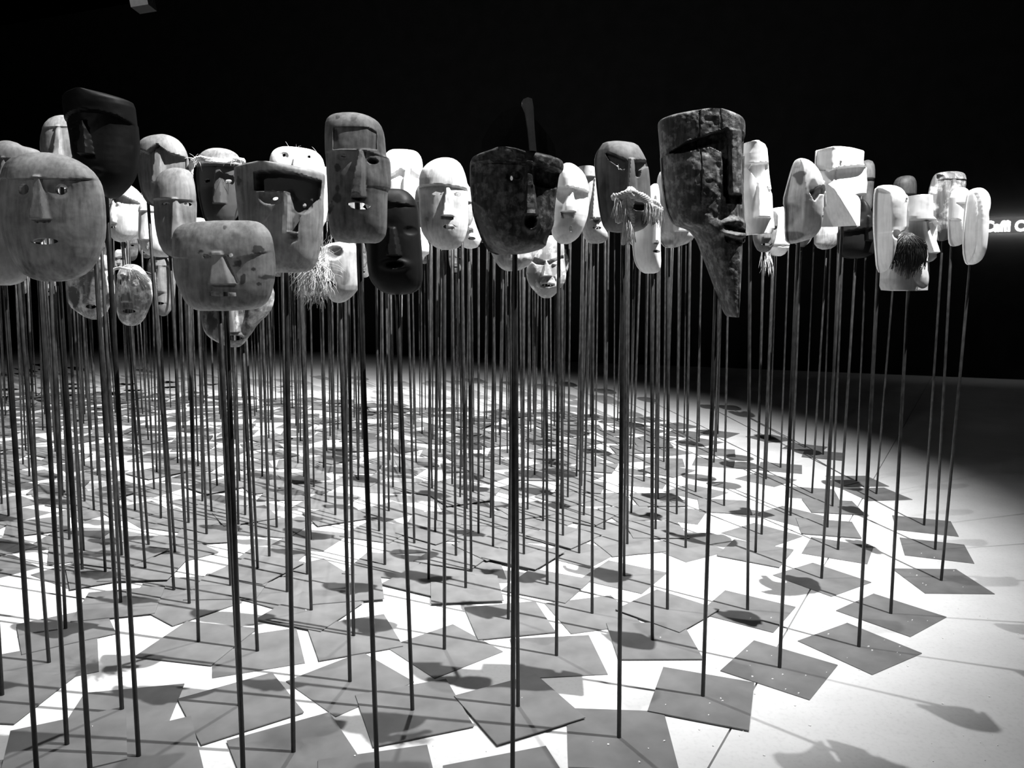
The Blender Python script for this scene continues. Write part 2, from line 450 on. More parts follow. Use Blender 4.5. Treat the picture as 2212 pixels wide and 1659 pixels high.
hero('M1', (198, 1720), [(-4, 400), (0, 370), (12, 345), (40, 330), (75, 327), (109, 328), (149, 337), (189, 362), (209, 389), (218, 429), (222, 480), (219, 523), (201, 569), (169, 599), (119, 610), (75, 607), (40, 587), (16, 545), (3, 500), (-4, 450)],
     [('brow', [(-5, 384), (40, 389), (80, 391), (103, 388), (150, 391), (220, 384)], .009, 3, 90), ('nose', 104, 386, 16, 116, 477, 46, .008, .017),
      ('hole', 72, 413, 12, 12), ('hole', 151, 413, 12, 12), ('ell', 72, 413, 24, 20, -.006), ('ell', 151, 413, 24, 20, -.006), ('hole', 122, 524, 29, 6.5),
      ('ell', 108, 484, 4, 3, -.004), ('ell', 124, 484, 4, 3, -.004), ('stain', 160, 400, 40, 20, .25), ('stain', 100, 590, 60, 25, .25)],
     'light', 'pale round egg-shaped mask at the left edge', 'large pale egg-shaped mask with round eye holes and slot mouth, front left', D=.075, rt=(128, 612), pu=2.6, top=3, bot=3, res=2.0, ang=.35)
hero('M2', (106, 1433), [(-60, 370), (-40, 320), (0, 302), (25, 303), (45, 315), (75, 320), (84, 332), (92, 420), (60, 470), (0, 485), (-45, 460)],
     [('brow', [(-60, 345), (20, 343), (95, 352)], .014, 4, 60), ('hole', 5, 357, 9, 10), ('nose', 25, 345, 12, 30, 420, 34, .01, .022)], 'dim', 'dim notched mask at the far left edge', 'dim grey mask with a stepped top, half cut by the left picture edge', rt=(30, 485), res=3)
hero('M3', (82, 1705), [(-80, 470), (-60, 430), (0, 422), (45, 437), (60, 500), (62, 560), (52, 598), (35, 612), (0, 619), (-55, 610), (-78, 560)],
     [('hole', 7, 543, 6, 8), ('brow', [(-80, 515), (65, 520)], .008, 4, 60), ('nose', -20, 515, 14, -22, 580, 40, .01, .02)], 'pale', 'pale mask poking out below the egg-shaped one', 'pale mask with one dark eye hole poking out at the left picture edge', rt=(10, 620), res=3)
hero('M4', (178, 1235), [(85, 330), (84, 300), (91, 271), (108, 252), (135, 246), (165, 253), (185, 285), (190, 340), (180, 385), (150, 408), (118, 400), (95, 375)],
     [('brow', [(80, 276), (190, 277)], .006, 3, None), ('nose', 137, 276, 10, 138, 340, 26, .006, .018)], 'mid', 'plain grey round-topped mask behind the black one', 'plain grey round-topped mask half hidden behind the tall black mask', rt=(135, 405))
hero('M5', (300, 1641), [(134, 205), (143, 198), (169, 193), (205, 191), (239, 195), (268, 203), (283, 211), (288, 250), (292, 293), (293, 320), (289, 368), (278, 391), (256, 415), (240, 425), (226, 421), (205, 398), (185, 372), (160, 345), (151, 320), (146, 285), (139, 250)],
     [('brow', [(135, 252), (151, 249), (175, 241), (199, 237), (235, 239), (268, 246), (295, 262)], .016, 4, 130), ('nose', 203, 262, 14, 214, 335, 34, .014, .03), ('ell', 186, 306, 8, 6, .006), ('stain', 186, 306, 0.1, .1, 0),
      ('groove', [(170, 266), (193, 262)], 2, .003), ('groove', [(160, 277), (187, 272)], 2, .003), ('lips', 222, 372, 15, 5, 3, .005)],
     'black', 'tall black tapered mask on the left', 'tall blackened flat-topped mask tapering to a narrow chin, top left', D=.09, rt=(230, 440), top=0, bot=3, noise=.0012, rounding=1, ang=.5)
hero('M6', (375.7, 1276), [(293, 330), (298, 307), (310, 296), (334, 290), (356, 288), (378, 297), (392, 312), (401, 330), (404, 350), (402, 385), (392, 420), (370, 445), (345, 450), (318, 442), (303, 420), (297, 390), (292, 360)],
     [('brow', [(290, 333), (310, 326), (327, 331), (340, 322), (350, 312), (360, 322), (374, 332), (405, 340)], .034, 4, None), ('nose', 350, 325, 16, 350, 395, 34, .018, .03)], 'dim', 'dark mask with a lit domed forehead', 'dark deep-browed mask with a mottled lit domed forehead', rt=(331, 600), D=.08, ang=.2)
hero('M7', (409, 1307), [(330, 420), (332, 397), (340, 378), (354, 366), (372, 361), (392, 362), (408, 368), (416, 389), (421, 430), (420, 480), (411, 530), (392, 553), (366, 557), (344, 537), (334, 495), (330, 455)],
     [('brow', [(328, 430), (421, 433)], .013, 3, None), ('hole', 409, 442, 6, 4), ('hole', 367, 442, 9, 3.5), ('nose', 388, 432, 12, 392, 515, 32, .012, .026), ('hole', 388, 536, 12, 4)], 'dim', 'dark arch-topped mask beside the straw-haired one', 'dark arch-topped mask with a straight brow, left of the straw headband', rt=(370, 600), ang=.9)
hero('M8', (321, 1178), [(236, 430), (256, 411), (274, 395), (298, 413), (304, 426), (302, 480), (296, 505), (272, 522), (250, 523), (237, 510), (233, 465)],
     [('brow', [(230, 428), (250, 424), (270, 421), (290, 431), (305, 438)], .024, 3, 46), ('nose', 248, 432, 10, 254, 482, 20, .014, .022), ('ell', 262, 441, 5, 4, .01), ('hole', 250, 492, 9, 2.5)], 'pale', 'pale roof-browed mask behind the black pole', 'pale mask with a roof-shaped lit brow, just right of the big egg-shaped mask', rt=(270, 540))
hero('M9', (378, 1196), [(298, 449), (303, 440), (318, 438), (332, 442), (352, 455), (371, 510), (375, 552), (345, 557), (310, 549), (298, 520), (297, 480)],
     [('brow', [(295, 456), (376, 458)], .016, 3, 90), ('nose', 321, 455, 24, 321, 518, 26, .02, .032), ('hole', 326, 535, 4.5, 4.5)], 'pale', 'pale mask with a long plank nose', 'small pale mask with a long straight plank nose and tiny round mouth', rt=(335, 600))
hero('M10', (228, 1240), [(141, 600), (150, 570), (180, 552), (212, 549), (232, 551), (240, 579), (239, 640), (231, 668), (215, 687), (201, 692), (188, 689), (168, 677), (147, 661), (141, 635)],
     [('brow', [(140, 590), (240, 580)], .012, 4, None), ('nose', 218, 583, 16, 216, 648, 34, .012, .024), ('hole', 203, 662, 11, 5), ('ell', 168, 640, 12, 24, -.01), ('ell', 203, 676, 6, 9, .008), ('stain', 170, 640, 14, 30, .5)], 'mottle_a', 'mottled mask with a parted mouth', 'mottled grey pointed-chin mask under the big egg-shaped one', rt=(195, 700))
hero('M11', (314, 1234), [(249, 612), (253, 590), (264, 574), (279, 569), (295, 572), (311, 587), (325, 612), (326, 645), (312, 683), (298, 701), (280, 706), (263, 701), (252, 684), (248, 645)],
     [('brow', [(245, 595), (330, 597)], .012, 4, None), ('hole', 265, 609, 5, 7), ('hole', 300, 610, 8, 7), ('ell', 265, 609, 11, 12, -.006), ('ell', 300, 609, 13, 12, -.006), ('nose', 275, 592, 12, 283, 651, 28, .012, .024), ('hole', 286, 672, 14, 4.5), ('lips', 286, 672, 14, 4.5, 4, .006)], 'mottle_b', 'small straw-haired mask low on the left', 'small mottled mask with straw band over its forehead, low on the left', rt=(280, 760))
hero('M12', (347.7, 1120.7), [(318, 575), (322, 556), (350, 550), (372, 556), (377, 590), (374, 650), (362, 680), (346, 685), (332, 670), (322, 630)],
     [('brow', [(315, 574), (380, 574)], .01, 3, None), ('hole', 342, 565, 5, 3), ('nose', 352, 575, 10, 353, 630, 24, .01, .02), ('hole', 350, 655, 10, 3)], 'dim_b', 'narrow dim mask left of the square-jawed one', 'narrow dim mask squeezed behind the left side of the square-jawed mask', rt=(340, 700))
hero('M13', (528, 1745), [(371, 507), (377, 494), (394, 482), (431, 477.6), (472, 475), (545, 475), (562, 482), (577, 497), (585, 517), (589, 550), (591, 586), (587, 617), (578, 646), (564, 661), (543, 670), (492, 672), (435, 672.5), (419, 670), (401, 656), (388, 629), (378, 607), (372, 580), (370, 542)],
     [('brow', [(370, 552), (387, 556), (454, 562), (472, 552), (498, 552), (515, 562), (592, 540)], .005, 2.5, 60), ('nose', 482, 546, 28, 493, 613, 64, .005, .017), ('groove', [(470, 556), (464, 612)], 4, .004), ('groove', [(500, 556), (524, 610)], 4, .004),
      ('hole', 460, 554.5, 6.5, 4.8), ('hole', 511, 553, 6.2, 4.8), ('holep', [(467, 630), (474, 629), (523, 632), (523, 640), (474, 640), (467, 638)]),
      ('stain', 566, 540, 11, 9, .9), ('stain', 536, 604, 6, 12, 1), ('stain', 525, 570, 10, 9, .7), ('stain', 557, 582, 4, 4, .8), ('stain', 580, 598, 13, 5, .6), ('stain', 568, 613, 4, 4, .8), ('stain', 448, 545, 6, 4, .7), ('stain', 492, 492, 4, 8, .6)],
     'light_b', 'wide square-jawed mask with stained cheek', 'wide pale square-jawed mask with slot mouth and dark cheek stains', D=.06, rt=(489, 672), top=2.2, bot=6, pu=4, res=1.9, noise=.001, ang=.6)
hero('M14', (556, 1408), [(436, 640), (444, 603), (480, 587), (540, 587), (575, 600), (590, 626), (589, 655), (578, 679), (556, 697), (537, 726), (523, 744), (509, 753), (476, 744), (448, 728), (436, 708), (433, 680)],
     [('nose', 508, 620, 18, 510, 715, 34, .012, .028), ('hole', 512, 729, 15, 6), ('lips', 512, 729, 15, 6, 4, .006), ('ell', 560, 655, 14, 24, .012), ('groove', [(545, 650), (533, 720)], 4, .008), ('stain', 470, 690, 16, 34, .6), ('stain', 500, 640, 10, 20, .5), ('stain', 540, 690, 8, 26, .5)], 'mottle_c', 'pointed mottled mask below the square-jawed one', 'mottled pale mask with pointed chin showing below the square-jawed mask', rt=(525, 753), ang=edge((466.7, 1464.6), (662.4, 1433)))
hero('M15', (498.5, 1270), [(423, 348), (431, 331), (446, 321), (466, 317.5), (491, 321), (507, 329), (517, 343), (521, 375), (519, 430), (505, 480), (470, 500), (440, 482), (427, 430), (421, 385)],
     [('brow', [(420, 357), (525, 357)], .03, 4, None), ('nose', 478, 360, 14, 478, 440, 30, .014, .026), ('hole', 452, 392, 7, 4), ('hole', 496, 392, 7, 4), ('stainp', [(418, 358), (525, 356), (525, 520), (418, 520)], .85, 5)], 'mid_b', 'dark-faced mask with a straw headband', 'dark-faced mask with bare domed crown and pale straw headband', rt=(463, 500), D=.075)
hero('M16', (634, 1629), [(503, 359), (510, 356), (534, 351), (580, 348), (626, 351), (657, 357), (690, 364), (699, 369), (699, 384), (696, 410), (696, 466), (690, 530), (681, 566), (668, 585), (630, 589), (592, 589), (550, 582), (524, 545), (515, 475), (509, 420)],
     [('cut', [(564, 374), (595, 371), (641, 375), (694, 388), (690, 425), (672, 446), (655, 470), (652, 500), (640, 500), (641, 440), (638, 416), (626, 412), (565, 411)], .038, 2.5), ('stainp', [(564, 373), (595, 370), (641, 374), (694, 387), (690, 425), (672, 446), (655, 470), (652, 500), (641, 500), (641, 440), (638, 418), (600, 408), (566, 414)], 1, 4), ('ell', 600, 428, 26, 16, -.014), ('ell', 662, 445, 20, 18, -.012),  # brow hollow and nose side coloured black
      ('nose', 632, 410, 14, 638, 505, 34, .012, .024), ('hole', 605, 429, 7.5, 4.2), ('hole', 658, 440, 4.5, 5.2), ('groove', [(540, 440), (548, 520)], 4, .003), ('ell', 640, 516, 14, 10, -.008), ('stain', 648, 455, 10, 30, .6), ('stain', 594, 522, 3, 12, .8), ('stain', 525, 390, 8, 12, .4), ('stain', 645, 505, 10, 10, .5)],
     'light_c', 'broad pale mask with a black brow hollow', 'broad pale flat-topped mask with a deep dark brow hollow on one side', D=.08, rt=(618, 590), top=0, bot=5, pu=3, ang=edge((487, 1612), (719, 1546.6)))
hero('M17', (664, 1242), [(580, 352), (583, 334), (590, 323), (604, 316), (626, 315), (672, 321), (688, 331), (698, 347), (707, 400), (706, 470), (690, 500), (600, 492), (582, 420)],
     [('ell', 616, 342, 14, 12, -.012), ('hole', 617, 337, 4, 4), ('ell', 668, 346, 14, 14, -.012), ('hole', 669.7, 340.6, 4, 4), ('nose', 645, 345, 12, 648, 420, 30, .01, .02)], 'white', 'bright white round-cornered mask behind the broad one', 'bright white mask with small round eyes peeking over the broad pale mask', rt=(650, 500))
hero('M18', (816, 1705), [(700, 283), (702, 258), (712, 247), (728, 242), (758, 240), (780, 243), (804, 252), (820, 265), (828, 287), (831, 321), (832, 337), (840, 340), (842, 374), (842, 406), (835, 410), (834, 455), (833, 503), (824, 518), (811, 525.5), (778, 526), (750, 525), (724, 520), (713, 508), (708, 473), (707, 419), (704, 365), (701, 325)],
     [('cut', [(728, 281), (800, 281), (816, 290), (817, 327), (770, 329), (728, 328)], .005, 2), ('brow', [(700, 330), (770, 330), (784, 328), (820, 337), (842, 339)], .008, 3, 60), ('ell', 811, 353, 11, 7, -.022), ('stain', 809, 353, 6, 5, .9), ('ell', 748, 344, 14, 8, -.006), ('hole', 749, 343, 6, 1.6, 8),  # right eye hollow painted dark, its shade put into the colour
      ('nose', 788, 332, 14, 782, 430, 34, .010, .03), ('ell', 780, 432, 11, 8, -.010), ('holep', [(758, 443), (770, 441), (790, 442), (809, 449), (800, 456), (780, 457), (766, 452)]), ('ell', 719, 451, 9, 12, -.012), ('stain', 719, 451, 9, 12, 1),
      ('stain', 732, 298, 7, 22, .6), ('stain', 738, 430, 10, 26, .5), ('stain', 770, 252, 9, 16, .35), ('stain', 737, 368, 8, 8, .6), ('stain', 733, 256, 5, 6, .5)],
     'mid_c', 'tall block mask with a crooked grin', 'tall grey block-shaped mask with crooked grinning mouth, high left of centre', D=.07, rt=(775, 527), top=3.4, bot=7, pu=3, res=1.9, ang=.25)
hero('M19', (756, 1474), [(688, 550), (698, 528), (740, 520), (772, 526), (776, 600), (774, 622), (756, 644), (735, 656), (715, 652), (700, 625), (690, 590)],
     [('ell', 727, 547, 20, 16, -.022), ('nose', 708, 560, 16, 708, 610, 30, .012, .024), ('hole', 724, 612, 8, 8), ('stain', 727, 547, 20, 16, .6), ('stain', 750, 600, 12, 20, .4)], 'pale_b', 'pale straw-bearded mask', 'pale mask with a wild straw beard under the crooked-grin mask', rt=(735, 657), ang=edge((622, 1475), (722, 1546)))  # eye hollow coloured darker than the face
hero('M20', (895, 1174.6), [(828, 337), (838, 325), (851, 320.5), (885, 322), (900, 326), (910, 339), (913, 360), (909, 420), (908, 480), (926, 528), (932, 546), (900, 560), (860, 545), (835, 480)],
     [('cut', [(840, 386), (869, 368), (876, 373), (875, 385), (866, 381), (842, 391)], .03, 2), ('cut', [(886, 381), (890, 367), (908, 379), (908, 388), (890, 384)], .03, 2), ('nose', 880, 374, 12, 883, 450, 26, .014, .024)], 'white', 'white mask with angular brow cuts', 'white mask with two angular dark brow cuts, behind the crooked-grin mask', rt=(880, 560))
hero('M21', (891, 1538), [(790, 530), (793, 470), (803, 430), (818, 412), (836, 407), (858, 406), (876, 410), (890, 422), (899, 437), (904, 460), (906, 490), (909, 527), (912, 581), (911, 613), (902, 627), (883, 636), (847, 638), (823, 631), (803, 613), (795, 595), (791, 563)],
     [('brow', [(790, 436), (836, 438), (900, 445)], .008, 3, None), ('nose', 852, 495, 16, 855, 553, 34, .008, .022), ('lips', 858, 573, 18, 7, 4, .007), ('ell', 858, 573, 18, 7, -.03), ('ell', 820, 500, 14, 10, -.006), ('ell', 890, 500, 14, 10, -.006)], 'black_b', 'polished black mask left of centre', 'polished black oval mask with full lips, below the crooked-grin mask', D=.075, rt=(858, 640), pu=2.8, ang=edge((817, 1610), (1023, 1568)))
hero('M22', (960, 1404), [(904, 390), (907, 374), (912, 363), (925, 350), (943, 341), (964, 338), (983, 342.5), (997, 355), (1006, 379), (1010, 401), (1011, 455), (1011, 490), (1002, 518), (993, 533), (973, 540.5), (950, 539), (932, 529), (917, 512), (908, 494), (905, 454)],
     [('groove', [(900, 405), (957, 407), (1012, 412)], 5.5, .017), ('brow', [(900, 407), (957, 409), (1012, 414)], .008, 3, 100), ('cut', [(917, 364), (993, 364), (990, 352), (972, 345), (945, 347), (926, 354)], .003, 3), ('holep', [(934, 421), (943, 416), (957, 420), (957, 423), (948, 426), (938, 424)]), ('holep', [(982, 421), (988, 417), (996, 419), (998, 424), (992, 427), (984, 425)]),
      ('nose', 970, 408, 10, 970, 468, 28, .012, .03), ('cut', [(957, 469), (981, 471), (979, 477), (957, 475)], .022, 1), ('hole', 973, 491.6, 13.5, 5.5), ('stain', 925, 475, 5, 6, .5), ('stain', 918, 450, 14, 40, .25), ('stain', 975, 390, 6, 18, .3), ('stain', 935, 380, 5, 14, .3), ('stain', 948, 440, 5, 18, .25)],
     'pale_c', 'pale capped mask with a grooved brow', 'smooth pale oval mask with deep grooved brow and small open mouth', D=.075, rt=(960, 542), top=3, bot=3, res=1.6, ang=edge((938, 1465), (1085, 1407)))
hero('M23', (1018, 1236), [(985, 405), (998, 396), (1012, 394), (1018, 430), (1026, 480), (1041, 512), (1037, 524), (1030, 536), (1005, 538), (988, 520), (982, 460)],
     [('cut', [(1014, 496), (1022, 496), (1022, 504), (1014, 504)], .02, 1), ('hole', 1020, 516, 8, 3.5), ('nose', 1018, 430, 8, 1018, 496, 14, .01, .02)], 'white_b', 'thin white mask left of the crested one', 'white sliver of a mask squeezed between the oval and the crested mask', rt=(1012, 540), res=1.8)
hero('M24', (1107, 1705), [(1014, 351), (1016, 338), (1021, 329), (1048, 322), (1069, 318), (1119, 319), (1159, 325), (1199, 331), (1216, 338), (1219, 348), (1217, 360), (1209, 366), (1204, 403), (1198, 455), (1198, 476), (1191, 496), (1183, 513), (1179, 531), (1147, 542), (1115, 547.5), (1060, 548), (1040, 516), (1027, 480), (1020, 455), (1017, 419), (1014, 385)],
     [('brow', [(1012, 346), (1060, 347), (1120, 349), (1160, 353), (1220, 362)], .020, 4, 190), ('cut', [(1155, 356), (1212, 366), (1206, 396), (1180, 401), (1153, 396)], .024, 5), ('hole', 1105, 383, 3, 6), ('ell', 1112, 382, 18, 14, -.014), ('ell', 1116, 379, 7, 7, .012), ('nose', 1143, 352, 14, 1146, 464, 32, .014, .032), ('lips', 1145, 480, 12, 14, 5, .008), ('ell', 1145, 480, 12, 14, -.045),
      ('slope', [(1010, 420), (1050, 455), (1092, 530), (1095, 552), (1030, 552)], ((1048, 452), (1092, 530)), .7)],
     'patina', 'big dark crested mask in the centre', 'big dark mottled round mask with a tall crest on its flat brim', D=.10, rt=(1112, 549), top=0, bot=4, pu=2.6, noise=.0016, nscale=10, res=1.9, th=.016, ang=edge((985, 1659), (1175, 1622)))
hero('M25', (1098, 1341), [(1058, 540), (1066, 505), (1090, 492), (1140, 492), (1154, 510), (1158, 545), (1151, 563), (1135, 579), (1115, 586), (1092, 586), (1074, 573)],
     [('nose', 1108, 500, 12, 1108, 560, 26, .01, .02), ('ell', 1140, 560, 10, 10, .01), ('stain', 1100, 560, 26, 30, .35)], 'light_d', 'rounded grey chin below the crested mask', 'grey and white mask whose rounded chin hangs below the crested mask', rt=(1108, 590), ang=edge((1048, 1384), (1198.5, 1369)))
hero('M26', (1202, 1418), [(1196, 470), (1198, 420), (1203, 378), (1209, 360), (1219, 351.5), (1232, 350), (1247, 358), (1263, 374), (1271, 395), (1274, 419), (1272, 459), (1265, 483), (1254, 508), (1239, 522), (1219, 529), (1201, 521), (1190, 500)],
     [('brow', [(1195, 404), (1234, 407), (1275, 414)], .030, 2, 44), ('ell', 1214, 418, 15, 10, -.016), ('ell', 1256, 420, 16, 10, -.016), ('nose', 1233, 405, 12, 1226, 459, 30, .022, .034), ('cut', [(1211, 461), (1238, 461), (1236, 473), (1213, 473)], .026, 1), ('hole', 1231, 496, 4.2, 7), ('stain', 1215, 520, 26, 12, .4)],
     'white_c', 'white egg-shaped mask with dark goggle brows', 'bright white egg-shaped mask with dark goggle-like sockets and tiny mouth', D=.075, rt=(1207, 560), top=3, bot=3, res=1.5, ang=edge((1121.5, 1466), (1310.6, 1456)))
hero('M27', (1279, 1326.5), [(1242, 358), (1262, 357.5), (1292, 358), (1294, 400), (1299, 450), (1306, 490), (1316, 506), (1309, 522), (1285, 526), (1272, 523.5), (1260, 508), (1250, 450), (1244, 400)],
     [('brow', [(1240, 380), (1320, 381)], .012, 2, 120), ('hole', 1287, 492, 9.5, 3.2), ('nose', 1286, 384, 10, 1285, 474, 30, .012, .022), ('cut', [(1273, 470), (1286, 482), (1294, 473), (1288, 471), (1284, 474)], .02, 1)], 'light_e', 'flat-topped grey mask beside the goggled white one', 'flat-topped pale grey long-faced mask right of the goggled white one', rt=(1281, 545), top=0, ang=.3)
hero('M28', (1182, 1266), [(1138, 575), (1147, 556), (1158, 538), (1172, 515), (1195, 505), (1215, 515), (1220, 535), (1219, 555), (1224, 589), (1222, 609), (1211, 622), (1196, 641), (1180, 646), (1166, 641), (1143, 616), (1136, 595)],
     [('cut', [(1144, 560), (1152, 558), (1172, 566), (1176, 566), (1174, 573), (1158, 571)], .022, 2), ('cut', [(1181, 566), (1186, 566), (1215, 553), (1216, 558), (1196, 566), (1186, 572)], .022, 2), ('nose', 1179, 566, 8, 1179, 596, 24, .012, .026), ('hole', 1181, 616, 12, 2.6), ('lips', 1181, 617, 12, 4, 4, .006), ('ell', 1196, 571, 6, 4, .008), ('groove', [(1166, 600), (1158, 640)], 3, .005), ('groove', [(1196, 600), (1206, 630)], 3, .005)],
     'shine', 'small shiny mask low in the centre', 'small shiny mottled human-like mask hanging low below the goggled one', D=.085, rt=(1180, 648), res=1.4, ang=1.1)
hero('M29', (1337, 1595), [(1285, 345), (1289, 327), (1300, 311), (1304, 306), (1328, 302.5), (1351, 304), (1377, 309), (1389, 328), (1399, 349), (1404, 375), (1407, 428), (1406, 473), (1396, 491), (1377, 500), (1350, 503), (1328, 501), (1312, 497), (1302, 482), (1295, 446), (1288, 383)],
     [('cut', [(1308, 336), (1347, 354), (1345, 368), (1338, 370), (1328, 362), (1314, 350)], .026, 3), ('cut', [(1365, 354), (1399, 348), (1400, 357), (1378, 370), (1374, 385), (1367, 387)], .026, 3), ('nose', 1359, 350, 14, 1356, 420, 30, .012, .028), ('hole', 1331.5, 365, 2.6, 8), ('ell', 1370, 377, 7, 8, -.012), ('slope', [(1283, 300), (1312, 300), (1316, 440), (1318, 502), (1283, 502)], ((1312, 310), (1318, 500)), .6), ('ell', 1376, 450, 18, 9, -.04), ('stain', 1376, 450, 15, 7, 1),  # mouth hollow has its inner shade painted dark
      ('stain', 1300, 450, 14, 50, .5), ('stain', 1390, 480, 10, 20, .5)],
     'dim_c', 'mask with a knotted rope moustache', 'dim wooden mask with V-shaped brow and knotted pale rope moustache', D=.08, rt=(1346, 505), res=1.7, ang=edge((1226, 1565), (1229, 1659)))
hero('M30', (1409, 1386), [(1394, 425), (1404, 402), (1416, 394), (1424, 400), (1427, 470), (1427, 531), (1429, 575), (1424, 588), (1408, 592), (1390, 590), (1374, 572), (1368, 543), (1368, 505), (1380, 465)],
     [('nose', 1414, 425, 8, 1412, 524, 16, .012, .024), ('ell', 1412, 527, 5, 4, -.014), ('hole', 1414, 544, 9, 3.2), ('hole', 1406, 485, 4, 3, -35), ('slope', [(1365, 480), (1400, 480), (1400, 595), (1365, 595)], ((1400, 480), (1400, 595)), .4)], 'white_d', 'narrow white mask below the rope moustache', 'narrow white long-nosed mask hanging just right of the rope moustache', rt=(1408, 592), res=1.5, apex=.35, ang=edge((1325.6, 1429.5), (1512, 1428.6)))
hero('M31', (1441.5, 1321.7), [(1420, 392), (1425, 372), (1433, 366), (1452, 362), (1482, 372), (1498, 420), (1505, 505), (1494, 523), (1457, 536), (1437, 535), (1424, 516), (1420, 450)],
     [('brow', [(1415, 416), (1510, 420)], .014, 3, None), ('nose', 1455, 418, 12, 1468, 500, 34, .012, .03), ('ell', 1440, 515, 16, 12, -.012), ('stain', 1430, 470, 8, 40, .4), ('stain', 1440, 525, 20, 10, .4)], 'pale_d', 'pale mask tucked behind the huge bark mask', 'pale mask tucked behind the left edge of the huge bark-brown block', rt=(1444, 600), ang=.8)
hero('M32', (1518, 1508), [(1425, 252), (1430, 246), (1445, 242), (1485, 237), (1532, 234.5), (1572, 237), (1599, 243), (1609, 250), (1611.5, 262), (1609, 328), (1607, 419), (1609, 460), (1608, 521), (1604, 575), (1599, 615), (1592, 656), (1586, 684), (1577, 688), (1567, 676), (1551, 632), (1535, 586), (1520, 547), (1511, 521), (1502, 505), (1489, 491), (1462, 483), (1449, 464), (1440, 437), (1433, 383), (1429, 310), (1425, 265)],
     [('cut', [(1443, 327), (1476, 308), (1557, 280), (1563, 300), (1562, 426), (1551, 424), (1547, 330), (1521, 317), (1463, 329)], .052, 2.5), ('nose', 1578, 282, 32, 1574, 420, 40, .006, .022), ('cut', [(1553, 421), (1592, 421), (1592, 439), (1556, 439)], .034, 2), ('cut', [(1595, 283), (1609, 290), (1608, 328), (1597, 330)], .03, 3),
      ('groove', [(1498, 238), (1499, 300), (1501, 440)], 1.6, .008), ('groove', [(1541, 236), (1543, 280)], 1.4, .006), ('lips', 1576, 494, 30, 12, 7, .014), ('cut', [(1548, 489), (1575, 489), (1604, 497), (1602, 503), (1570, 500)], .03, 1.5), ('cut', [(1551, 511), (1575, 520), (1602, 512), (1600, 522), (1575, 529), (1555, 522)], .02, 2.5),
      ('slope', [(1582, 525), (1612, 520), (1612, 690), (1578, 690)], ((1583, 525), (1581, 690)), .9), ('slope', [(1424, 330), (1452, 330), (1470, 484), (1424, 484)], ((1452, 330), (1470, 484)), .8), ('ell', 1500, 390, 40, 60, .012)],
     'bark', 'huge dark block mask with a pointed beard', 'huge dark split-wood mask with flat crown, heavy lips and long pointed chin', D=.11, th=.02, rt=(1546, 640), top=0, bot=0, pu=3.2, noise=.0018, nscale=9, res=1.9, ang=edge((1394, 1536), (1612, 1578)))
hero('M33', (1614.8, 1319), [(1602, 306), (1626, 302.5), (1642, 304), (1657, 312), (1660, 341), (1664, 388), (1669, 418), (1670, 455), (1675, 503), (1640, 508), (1605, 507), (1598, 400)],
     [('cut', [(1613, 364), (1619, 355), (1657, 350), (1656, 362), (1632, 394)], .03, 2), ('brow', [(1598, 353), (1662, 350)], .006, 2, 60), ('nose', 1632, 390, 8, 1640, 470, 40, .008, .03), ('cut', [(1651, 405), (1668, 408), (1666, 414), (1654, 412)], .02, 2), ('stainp', [(1616, 304), (1646, 304), (1646, 350), (1616, 350)], .45, 5), ('stain', 1620, 430, 8, 40, .35)], 'white_k', 'tall white mask right of the huge block', 'tall white mask with a heart-shaped brow cut, right of the huge block mask', rt=(1620, 600), top=0, bot=0, res=1.6, ang=edge((1524.8, 1334.5), (1658.8, 1369.4)))
hero('M34', (1645, 1155.7), [(1630, 470), (1664, 450), (1701, 445), (1701, 474), (1702, 511), (1707, 521), (1705, 534), (1695, 553), (1670, 553.5), (1659, 537), (1644, 534), (1630, 518)],
     [('ell', 1693, 520, 5, 7, -.02), ('groove', [(1683, 533), (1705, 531)], 1.6, .008), ('nose', 1698, 470, 8, 1703, 516, 14, .01, .03), ('groove', [(1659, 500), (1662, 545)], 4, .006), ('slope', [(1655, 530), (1700, 530), (1700, 556), (1655, 556)], ((1655, 535), (1700, 535)), .4)], 'white_e', 'squat white mask in the gap', 'squat bright white angular mask low in the gap right of the huge block', rt=(1668, 600), apex=.5, res=1.5)
hero('M35', (1683.8, 1444), [(1696, 432), (1703, 405), (1711, 374), (1718, 352), (1725, 341), (1734, 340), (1749, 348), (1761, 365), (1769, 384), (1773, 403), (1773, 450), (1769, 489), (1764, 502), (1754, 515), (1726, 524), (1706, 527), (1700, 502), (1701, 455)],
     [('cut', [(1752, 409), (1762, 407), (1767, 416), (1763, 423), (1754, 423), (1743, 437), (1735, 420)], .024, 2.5), ('nose', 1768, 395, 7, 1770, 450, 12, .012, .022), ('hole', 1763, 458, 3, 6), ('hole', 1762, 471, 4.5, 3.2), ('slope', [(1690, 335), (1728, 335), (1722, 530), (1690, 530)], ((1730, 335), (1722, 530)), 1.0), ('stain', 1722, 385, 7, 20, .9), ('stain', 1740, 410, 10, 22, .8), ('stain', 1706, 465, 12, 40, .55), ('stain', 1715, 510, 30, 10, .6)],
     'pale_e', 'egg-shaped mask turned to the right', 'spotted pale egg-topped mask turned to the right in three-quarter view', D=.10, rt=(1721, 600), apex=.55, res=1.4, top=2.5, ang=edge((1551.6, 1449.4), (1741.4, 1511.8)))
